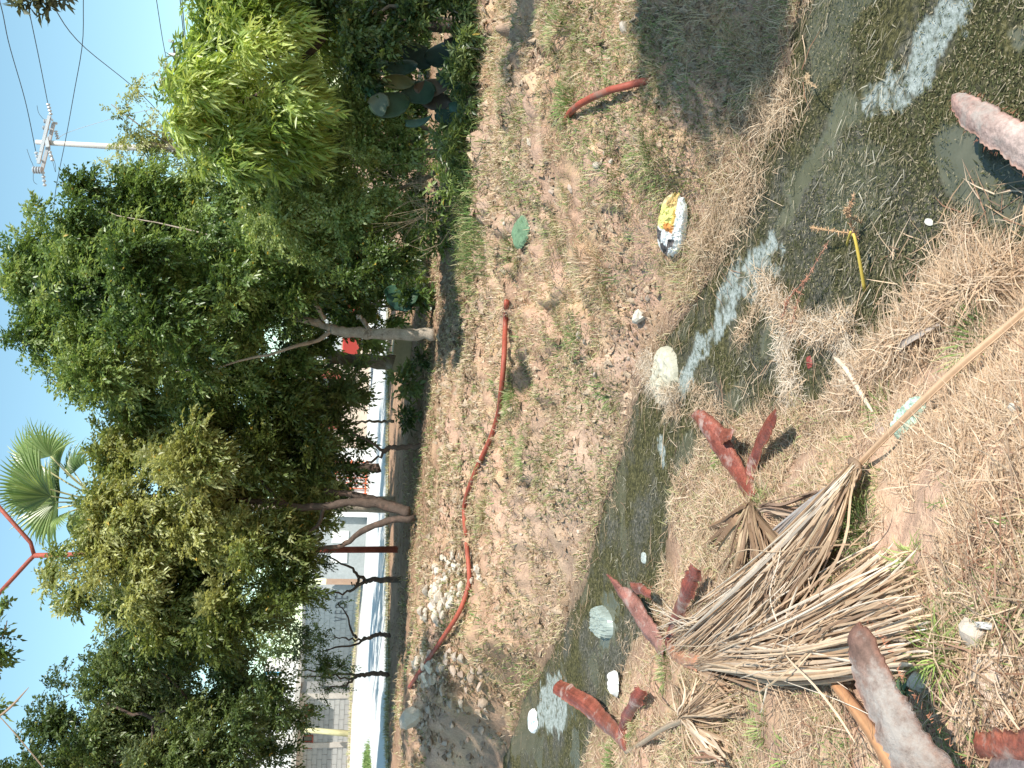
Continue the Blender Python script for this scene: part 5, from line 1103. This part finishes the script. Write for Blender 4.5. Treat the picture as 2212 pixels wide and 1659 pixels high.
# leaf one: the long stalk and its folded blade
b = onray(1850, 1010); b[2] = H1(b[0], b[1]); f1 = empty('palm_leaf', b, 'longest dead palm leaf with bare tan stalk and folded blade', 'palm leaf')
prong(f1, [(2215,668,.06,.020),(2160,715,.075,.024),(2060,800,.085,.026),(1950,905,.075,.024),(1880,975,.06,.022),(1846,1012,.05,.024)], (.56, .38, .24), M_strip, 'stalk', .25, 0, th=.014, n=22, fib=0)
MB().tube(spline([onray(1835,995,.05), onray(1852,1012,.07), onray(1850,1040,.05)], 7), [.012,.02,.024,.026,.024,.018,.01], 8, .6).build('collar', mat('fibre_collar', (.26, .17, .11), .9, noise=[(60, .3, 4)]), f1, smooth=True)
strips(f1, (1842,1008,.05), [(1430,1375),(1445,1400),(1490,1410),(1530,1430),(1570,1440)], 80, STC, .0145, .13, 13, 12, (22, 26))
strips(f1, (1844,1010,.06), [(1500,1350),(1450,1385),(1500,1420),(1560,1425)], 44, PALEC + STC[:3], .011, .17, 18, 12, (10, 12))
strips(f1, (1845,1015,.06), [(1640,1330),(1600,1400),(1680,1340)], 26, STC, .013, .15, 22, 12, (22, 22))
strips(f1, (1838,1020,.05), [(1640,1190),(1680,1170),(1700,1150)], 8, [(.36,.33,.31),(.28,.23,.2)], .020, .05, 12, 6, (0, -10))
strips(f1, (1500,1350,.05), [(1420,1325),(1400,1300),(1420,1370),(1440,1410),(1380,1290)], 26, PALEC, .007, .10, 16, 22, None)
# leaf two: hinged at the left, tips to the lower right
b = onray(1500, 1430); b[2] = H1(b[0], b[1]); f2 = empty('palm_leaf', b, 'broad shaggy dead palm leaf spreading towards white tattered tips', 'palm leaf')
prong(f2, [(1440,1402,.04,.05),(1470,1420,.05,.045),(1505,1432,.06,.045)], (.42, .20, .12), M_boot, 'stalk', .3, .1, th=.012, n=10, fib=0)
strips(f2, (1510,1436,.06), [(1880,1200),(1935,1185),(1975,1235),(1960,1290),(1990,1350),(1985,1395),(1940,1425),(1830,1440)], 84, STC, .0135, .12, 20, 16, (-4, 30))
strips(f2, (1560,1400,.09), [(1900,1190),(1950,1200),(1970,1260),(1960,1330),(1980,1390)], 40, PALEC + STC, .011, .14, 20, 30, (-10, 24))
strips(f2, (1700,1370,.07), [(1935,1180),(1975,1235),(1965,1300),(1995,1350),(1985,1400),(1930,1440)], 46, PALEC, .007, .07, 16, 60, (0, 10))
strips(f1, (1700,1200,.12), [(1500,1300),(1540,1450),(1650,1450),(1800,1350)], 34, STC + PALEC, .007, .15, 60, 90, None)
strips(f2, (1650,1420,.12), [(1800,1250),(1900,1330),(1950,1420),(1780,1480)], 34, STC + PALEC, .007, .13, 60, 90, None)
strips(f2, (1502,1440,.05), [(1600,1470),(1560,1500),(1700,1490),(1750,1480)], 16, [(.34,.22,.14),(.42,.29,.19)], .016, .05, 8, 6)
prong(f2, [(1432,1412,.03,.075),(1412,1385,.06,.095),(1385,1350,.10,.110),(1350,1295,.17,.105),(1327,1265,.22,.055),(1318,1250,.24,.022),(1310,1241,.25,.004)], BLOOM, curl=.30, jag=.25, seed=4, endcol=RED)
prong(f2, [(1440,1400,.03,.055),(1452,1350,.06,.060),(1470,1300,.09,.055),(1490,1255,.12,.060),(1502,1228,.13,.045)], RED, curl=.3, jag=.45, seed=9)
prong(f2, [(1405,1285,.12,.03),(1385,1275,.15,.05),(1365,1272,.18,.06)], RED2, curl=.2, jag=.6, seed=12, n=12)
# leaf three: brown crumpled blade with upper forked base
b = onray(1610, 1075); b[2] = H1(b[0], b[1]); f3 = empty('palm_leaf', b, 'crumpled brown palm leaf whose forked red base reaches over the water', 'palm leaf')
prong(f3, [(1622,1080,.02,.065),(1605,1050,.05,.060),(1590,1025,.07,.065),(1562,985,.12,.085),(1535,945,.17,.10),(1512,915,.21,.085),(1500,903,.225,.05),(1494,899,.23,.008)], RED, curl=.33, jag=.15, seed=2, endcol=RED2)
prong(f3, [(1620,1075,.02,.05),(1612,1030,.05,.045),(1625,985,.09,.050),(1640,945,.13,.06),(1655,915,.16,.065),(1668,899,.175,.05),(1676,890,.18,.008)], RED, curl=.33, jag=.4, seed=6)
prong(f3, [(1545,948,.12,.05),(1562,940,.15,.055),(1582,938,.16,.03)], RED2, curl=.15, jag=.5, seed=8, n=12)
strips(f3, (1618,1090,.04), [(1540,1235),(1590,1275),(1650,1260),(1710,1190)], 38, [(.24,.15,.09),(.32,.21,.13),(.19,.12,.075),(.40,.29,.18)], .018, .07, 12, 10)
strips(f3, (1615,1085,.04), [(1515,1195),(1530,1150),(1560,1130)], 5, [(.28,.17,.10)], .04, .12, 8, 8)
strips(f3, (1640,1100,.05), [(1800,1030),(1760,1090),(1700,1130)], 8, [(.26,.17,.12),(.45,.34,.25)], .016, .05, 10, 8)
# leaf four at the left
b = onray(1400, 1600); b[2] = H1(b[0], b[1]); f4 = empty('palm_leaf', b, 'small dead palm leaf at the left with a glossy red forked base', 'palm leaf')
prong(f4, [(1352,1622,.03,.055),(1330,1590,.06,.070),(1300,1560,.10,.085),(1265,1525,.15,.090),(1230,1500,.20,.085),(1207,1487,.23,.080),(1198,1480,.24,.070)], RED2, curl=.36, jag=.15, seed=3, endcol=RED)
prong(f4, [(1352,1620,.03,.045),(1340,1580,.05,.045),(1352,1545,.08,.050),(1370,1515,.11,.060),(1385,1490,.13,.045)], RED, curl=.34, jag=.4, seed=7)
prong(f4, [(1350,1625,.03,.030),(1385,1605,.05,.030),(1430,1575,.06,.028),(1475,1555,.05,.03)], (.40, .31, .22), M_strip, 'stalk', .25, .05, th=.012, n=16, fib=0)
strips(f4, (1470,1550,.05), [(1430,1470),(1500,1455),(1560,1465),(1600,1510),(1590,1560)], 46, STC, .012, .08, 12, 10)
strips(f4, (1480,1555,.05), [(1560,1600),(1520,1650),(1590,1625)], 20, STC[:3], .015, .07, 10, 8)
strips(f4, (1560,1640,.05), [(1480,1660),(1500,1610),(1540,1600)], 9, [(.55,.42,.3),(.3,.16,.1)], .02, .08, 10, 14)
# leaf base standing at the lower left, cut by the edge of view
b = onray(2090, 1700); b[2] = H1(b[0], b[1]); f5 = empty('torn_palm_sheath', b, 'large dull brown palm leaf base raised above the ground at the lower left', 'palm sheath')
prong(f5, [(1838,1366,.30,.066),(1850,1385,.30,.082),(1868,1430,.29,.098),(1890,1495,.275,.110),(1925,1565,.26,.125),(1970,1640,.24,.135),(2040,1740,.2,.15),(2130,1870,.12,.15),(2230,2010,.02,.15)], (.14, .07, .052), M_bootd, curl=.10, jag=.22, th=.012, seed=1, n=44, fib=160, endcol=(.30, .24, .2))
prong(f5, [(1775,1458,.03,.02),(1800,1480,.05,.045),(1850,1545,.06,.05),(1900,1620,.06,.055),(1960,1720,.05,.06)], (.50, .26, .13), M_strip, 'stalk', .2, .05, th=.012, n=20, fib=0)
# leaf base over the water at the right
b = onray(2300, 420); b[2] = ZW; f6 = empty('torn_palm_sheath', b, 'pinkish grey palm leaf base overhanging the algae at the lower right', 'palm sheath')
prong(f6, [(2058,206,.17,.02),(2066,216,.18,.065),(2090,238,.19,.095),(2130,268,.20,.105),(2180,295,.20,.11),(2240,335,.19,.125),(2330,400,.14,.13),(2450,500,.05,.13)], (.30, .17, .14), M_bootd, curl=.22, jag=.22, th=.008, seed=5, n=36, fib=80, endcol=(.50, .42, .38))
# red curled piece at the bottom left corner
b = onray(2180, 1640); b[2] = H1(b[0], b[1]); f7 = empty('torn_palm_sheath', b, 'short torn red leaf base lying at the bottom left corner', 'palm sheath')
prong(f7, [(2105,1612,.03,.045),(2150,1622,.05,.055),(2215,1628,.07,.06),(2290,1630,.07,.07)], RED2, curl=.3, jag=.5, th=.008, seed=15, n=20)
b = onray(2190, 1662); f8 = empty('grey_scrap', (b[0], b[1], H1(b[0], b[1])), 'dark grey scrap at the very corner below the red piece', 'scrap')
prong(f8, [(2140,1668,.05,.05),(2200,1662,.06,.07),(2270,1668,.06,.07)], (.16, .13, .13), M_bootd, 'sheet', curl=.2, jag=.3, seed=19, n=12, fib=0)

# ================================================================== RUBBISH
def crumple(name, px, py, ax, ay, ang, h, m, colf, parent=None, seed=0, amp=.5, nu=26, nv=18, lift=.0, on_water=False, fold=5.0):
    """crumpled sheet-bag: a closed pillow with creases, oriented in the picture by ang"""
    c = onray(px, py, .0); z = max(H1(c[0], c[1]), ZW); d = (c - CAM) @ fw; th = radians(ang)
    e1 = AX * cos(th) - AY * sin(th); e1 = nrm(e1 * 1.0 - 0); a1 = onray(px + cos(th) * 10, py + sin(th) * 10) - c; e1 = nrm(a1); a2 = onray(px - sin(th) * 10, py + cos(th) * 10) - c; e2 = a2 - e1 * (a2 @ e1); k2 = np.linalg.norm(a2) * F / d / 10; e2 = nrm(e2); e3 = nrm(np.cross(e1, e2)); e3 = e3 if e3[2] > 0 else -e3
    A = ax * np.linalg.norm(a1) / 10; B = ay * np.linalg.norm(a2) / 10; V = []; Cc = []; Fc = []
    for i in range(nu + 1):
        u = i / nu * 2 - 1
        for side in (1, -1):
            for j in range(nv + 1):
                v = j / nv * 2 - 1; rr = (1 - abs(u) ** 3.2) ** .5 if abs(u) < 1 else 0; edge = 1 + .12 * (vnoise([u * 3 + seed], [v * 3.], s=seed)[0] - .5)
                hh = h * max(0, (1 - u ** 4)) ** .5 * max(0, 1 - v ** 4) ** .5; cr = (1 - 2 * abs(vnoise([u * fold + seed], [v * fold * .8 + seed], s=seed + 1)[0] - .5)) * .6 + .4 * (1 - 2 * abs(vnoise([u * fold * 2.3], [v * fold * 2 + seed], s=seed + 2)[0] - .5))
                V.append(V3(c[0], c[1], z) + e3 * lift + e1 * A * u * (.92 + .16 * vnoise([v * 4.], [seed * 1.], s=seed + 4)[0]) + e2 * B * v * max(rr, .45) * edge + e3 * (hh * (.5 + amp * cr) if side == 1 else .002)); Cc.append(colf(u, v))
    m_ = nv + 1
    for i in range(nu):
        for s in (0, 1):
            for j in range(nv): a = (i * 2 + s) * m_ + j; b = a + 2 * m_; Fc.append((a, a + 1, b + 1, b) if s == 0 else (a, b, b + 1, a + 1))
    return mk(name, V, Fc, m, parent, cols=np.array(Cc))
M_plas = mat('printed_plastic', attr=1, rough=.5, spec=.3); M_clear = mat('thin_plastic', attr=1, rough=.22, trans=.3, tcol=(1, 1, 1), spec=.6)
def bagcol(u, v):
    if u > -.15:                                # u runs along the bag: top end towards the photo's upper edge
        if v > .38: return (.82, .82, .80)
        if u > .62 : return (.62, .42, .17) if v > -.6 else (.75, .62, .35)
        if u > .12: return (.70, .66, .22) if v < .15 else (.70, .45, .12)
        return (.62, .26, .07) if v > -.35 else (.70, .66, .22)
    if -.62 < u < -.2 and (v < -.45 or (.1 < v < .55 and u < -.35)): return (.10, .09, .09)
    if u < -.62: return (.09, .08, .08) if abs(v + .1) < .38 else (.78, .78, .77)
    return (.80, .80, .79)
o = crumple('snack_bag', 1455, 485, 66, 29, -80, .05, M_plas, bagcol, seed=4, amp=.6, nu=44, nv=26, lift=.01); tag(o, 'crumpled white and orange snack bag lying on the far bank', 'bag')
o = crumple('plastic_bag', 1305, 1345, 33, 19, -88, .05, M_clear, lambda u, v: (.40, .46, .42), seed=11, amp=1.6, nu=26, nv=18); tag(o, 'translucent white plastic bag floating in open water', 'bag')
o = crumple('plastic_bottle', 1152, 1557, 26, 9, 88, .055, M_plas, lambda u, v: (.80, .82, .82) if abs(u) > .35 or vnoise([u * 9], [v * 5], s=3)[0] > .4 else (.35, .55, .62), seed=15, amp=.15, nu=20, nv=14, fold=3); tag(o, 'small white printed bottle floating in the pool at the left', 'bottle')
o = crumple('sack', 1443, 812, 34, 25, 60, .10, M_plas, lambda u, v: (.44, .42, .33), seed=21, amp=.5, nu=26, nv=20); tag(o, 'whitish sack caught in the ditch under a mat of straw', 'sack')
o = crumple('paper_scrap', 1339, 1476, 9, 8, 30, .03, M_plas, lambda u, v: (.66, .66, .62), seed=25, amp=1.5, nu=12, nv=10, lift=.03); tag(o, 'bright white crumpled paper beside the left forked leaf base', 'paper')
o = crumple('cloth_scrap', 1967, 905, 42, 15, -42, .035, M_plas, lambda u, v: (.42, .58, .47) if vnoise([u * 7.], [v * 5.], s=9)[0] < .62 else (.25, .33, .27), seed=31, amp=.9, nu=30, nv=16); tag(o, 'faded mint green rag beside the tan palm stalk', 'rag')
o = crumple('foam_scrap', 2141, 1354, 17, 9, 10, .03, M_plas, lambda u, v: (.62, .60, .57), seed=35, amp=1.4, nu=14, nv=10); tag(o, 'white foam scrap lying in straw near the lower edge', 'scrap')
o = crumple('paper_scrap', 2013, 480, 9, 7, 20, .004, M_plas, lambda u, v: (.60, .58, .50), seed=37, nu=8, nv=6, lift=.012); tag(o, 'cream paper triangle floating on the algae', 'paper')
o = crumple('plastic_scrap', 1392, 1205, 13, 6, 90, .015, M_clear, lambda u, v: (.65, .72, .68), seed=41, nu=12, nv=8); tag(o, 'small whitish plastic scrap at the near water edge by the first leaf', 'scrap')
o = crumple('leaf_scrap', 1895, 940 - 20, 20, 8, 60, .01, M_plas, lambda u, v: (.40, .30, .25), seed=43, nu=10, nv=6); tag(o, 'flat dull brown leaf flake beside the palm stalk', 'leaf')
o = crumple('leaf_scrap', 2052, 1102, 14, 9, 20, .01, M_plas, lambda u, v: (.26, .11, .08), seed=45, nu=10, nv=6); tag(o, 'dark red leaf flake on straw near the lower edge', 'leaf')
o = crumple('leaf_scrap', 1905, 760, 13, 9, 20, .02, M_plas, lambda u, v: (.30, .12, .08), seed=47, nu=10, nv=6); tag(o, 'red brown bark flake at the foot of the dark hollow', 'bark flake')
o = crumple('leaf_scrap', 1752, 783, 15, 6, 85, .02, M_plas, lambda u, v: (.26, .06, .05), seed=49, nu=10, nv=6); tag(o, 'dark red flake standing in the muddy straw', 'bark flake')
# broad grey green leaf on the far bank, leafy seedling near the camera
o = crumple('broad_leaf', 1135, 500, 26, 22, 70, .03, bpy.data.materials['cactus_pad'], lambda u, v: (.15, .24, .14), seed=51, nu=14, nv=12, lift=.05); tag(o, 'broad grey green leaf lying on a brown tuft', 'leaf')
b = onray(1970, 1492); e = empty('seedling', (b[0], b[1], H1(b[0], b[1])), 'small grey green seedling between two pale stones', 'seedling'); 
for i in range(9):
    a = i * 2.4; rr = .012 + .004 * i; q = V3(b[0], b[1], H1(b[0], b[1]) + .012 + .003 * i); d = V3(cos(a), sin(a), .5); P = spline([q, q + nrm(d) * .016, q + nrm(d + V3(0, 0, -.5)) * (.034)], 6); rib('leaf', P, np.array([.004, .011, .015, .014, .010, .002]), V3(0, 0, 1), M_leaf, e, (.12, .19, .10), .001, -.15, nu=4)
# yellow cane and dead seed heads in the ditch
M_cane = mat('yellow_cane', (.62, .46, .09), .5)
ys = [onray(1868,628,.02), onray(1858,570,.08), onray(1848,520,.12), onray(1843,505,.13)]
e = empty('yellow_cane', (ys[0][0], ys[0][1], ZW), 'bright yellow cane leaning out of the algae', 'cane'); MB().tube(spline(ys, 10), np.linspace(.008, .006, 10), 8).build('cane', M_cane, e, smooth=True); MB().tube(spline([onray(1829,530,.08), onray(1834,512,.11), onray(1838,500,.12)], 6), .005, 6).build('cane', M_cane, e, smooth=True)
def seedhead(px0, py0, px1, py1, lab, col, n=42, h=.13, L=.022):
    A = onray(px0, py0, .03); B = onray(px1, py1, h); e = empty('seed_head', (A[0], A[1], ZW), lab, 'seed head', 'dead seed heads in the ditch'); P = spline([A, (A + B) / 2 + V3(0, 0, .03), B], 14)
    mk('stem', *tube_vf(P, np.linspace(.003, .0015, 14), 5), M_straw, e, cols=col); V = []; Fc = []
    for i in range(n * 3):
        t = rnd.random(); p = P[int(t * 13)]; d = nrm(rng.normal(0, 1, 3) + nrm(B - A) * .8); a, f = tube_vf([p, p + d * L * rnd.uniform(.4, 1)], [.0022, .001], 4, len(V)); V += list(a); Fc += f
    tag(mk('bristles', V, Fc, M_straw, e, cols=col), kind='stuff')
seedhead(1850,505,1752,492,'dead rusty seed head pointing up the bank from the yellow cane',(.50,.32,.18)); seedhead(1850,512,1845,420,'dead rusty seed head standing right of the yellow cane',(.48,.30,.18)); seedhead(1705,720,1790,520,'long reddish dead seed stalk beside the pale stream',(.45,.24,.16)); seedhead(1860,480,1830,450,'stubby seed head in the tangle above the yellow cane',(.50,.34,.2)); seedhead(1690,690,1745,600,'reddish seed stalk nearest the pale stream',(.42,.2,.13)); seedhead(1745,160,1765,190,'small seed head in the algae at the upper right',(.5,.36,.22))
# straw heaps caught in the ditch
def heap(line, n, wpx, Lm, label, cols=STRAW, hmax=.05, wd=.003):
    line = np.array(line, float); k = rng.integers(0, len(line) - 1, n); t = rng.random((n, 1)); q = line[k] * (1 - t) + line[k + 1] * t + rng.normal(0, wpx, (n, 2)); P = np.array([gz(a, b, ZW) for a, b in q]); P[:, 2] = np.maximum(Hfull(P[:, 0], P[:, 1]), ZW) + rng.uniform(0, hmax, n) ** 1.0
    blades('straw_heap', P, rng.uniform(0, 6.3, n), rng.uniform(1.1, 1.75, n), Lm * rng.uniform(.4, 1.3, n), wd * rng.uniform(.7, 1.4, n), pick(cols, n), label, .15)
heap([(1655,600),(1690,660),(1730,700),(1790,720),(1850,690)], 2200, 14, .10, 'heap of grey straw lodged in the ditch below the pale stream', PALEC + STRAW, .06)
heap([(1700,720),(1712,800),(1720,860)], 900, 10, .09, 'line of pale straw down the muddy water', PALEC, .04)
heap([(1820,720),(1870,810),(1880,840)], 800, 12, .09, 'straw gathered on a pale root', PALEC, .04)
heap([(1500,840),(1530,870),(1560,900),(1490,900)], 900, 14, .08, 'twig clumps below the white sack', STRAW, .03)
heap([(1420,770),(1425,810),(1445,845),(1470,855)], 2200, 9, .09, 'mat of straw over the white sack', PALEC, .09)
heap([(1445,900),(1470,870),(1435,850)], 400, 7, .12, 'trailing straw behind the white sack', STRAW, .03)
heap([(1650,640),(1620,700),(1600,740)], 300, 8, .1, 'straw along the right side of the pale stream', STRAW, .03)
heap([(1960,760),(2030,690),(2110,620),(2200,590)], 2600, 22, .16, 'thick dry grass overhanging the near water edge', STRAW, .08, .0035)
heap([(1850,880),(1900,820),(1960,760)], 1200, 20, .12, 'loose dry grass around the dark hollow', STRAW + [(.3,.2,.14)], .05)
heap([(1620,380),(1600,440),(1560,500),(1540,560),(1680,250),(1700,210)], 3000, 26, .13, 'dry reddish straw curtain down to the water on the far side', [(.50,.36,.24),(.58,.44,.3),(.42,.3,.2),(.64,.52,.38)], .07)
# pale root
r_ = [onray(1800,770,.03), onray(1830,800,.05), onray(1860,850,.05), onray(1885,890,.02)]; e = mk('root', *tube_vf(spline(r_, 12), [.004,.008,.010,.011,.012,.012,.011,.011,.010,.009,.007,.004], 8), mat('pale_root', (.62, .50, .38), .8, noise=[(30, .2, 4)]), smooth=True); tag(e, 'pale peeling root between mud and dry grass', 'root')
g_ = [onray(1935,765,.05), onray(1960,740,.07), onray(1995,720,.07), onray(2030,700,.06)]; o = rib('bark_strip', spline(g_, 12), np.array([.03,.04,.04,.035,.03,.028,.026,.024,.02,.018,.014,.01]), V3(0,0,1), M_strip, None, (.42,.36,.31), .004, .2, .2); tag(o, 'grey shaggy leaf sheath lying across the dry grass', 'leaf sheath')
for i, (pts, lab) in enumerate([([(1820,1150),(1760,1060+0),(1700,1290)],None),([(1460,1300-90),(1500,1120)],None)]): pass
for (pts, r, lab) in [([(1640,1480-20),(1690,1500)],.003,'short dry stick by the shaggy leaf'),([(2210,870),(2120,1010),(2070,1080)],.003,'long pale dry stem across the straw at the lower edge'),([(1820,1110),(1870,1000),(1945,890),(2040,740)],.003,'thin brown creeping stem parallel to the tan palm stalk'),
      ([(2100,1330),(2160,1280),(2212,1250)],.0025,'pale dry stem near the white foam scrap'),([(1960,1590-60),(1940,1560)],.002,'bent straw under the large leaf base'),([(2100,690),(1990,540+0)],.002,'orange brown straw in the mud'),([(1610,930),(1600,1010),(1575,1075)],.004,'pale stick lying behind the upper forked leaf base'),([(1690,445),(1640,420)],.002,'short straw across the clear stream'),
      ([(1470,870),(1440,900),(1432,960),(1428,1010)],.003,'long thin stem trailing along the algae')]:
    P = spline([onray(a, b, .015) for a, b in pts], 14); tag(mk('dry_straw', *tube_vf(P, np.linspace(r, r * .6, 14), 5), M_straw, cols=(.52, .40, .27)), lab, 'stem')

# random stems and shed leaflets strewn over both banks
x, y = fan(9000, 1.5, 12); sd = creek_sd(x, y); k = (sd > -.3) & (fbm(x * 1.7, y * 1.7, o=2, s=81) > .42); x, y = x[k], y[k]; n = len(x)
blades('strewn_stems', np.stack([x, y, np.maximum(Hfull(x, y), ZW) + rng.uniform(.002, .03, n)], 1), rng.uniform(0, 6.3, n), rng.uniform(1.35, 1.6, n), rng.uniform(.08, .28, n), rng.uniform(.003, .006, n), pick(STC + [(.30,.16,.10),(.36,.22,.15),(.24,.17,.12)], n), 'longer dry stems and reddish twigs strewn over banks and mud', .12)
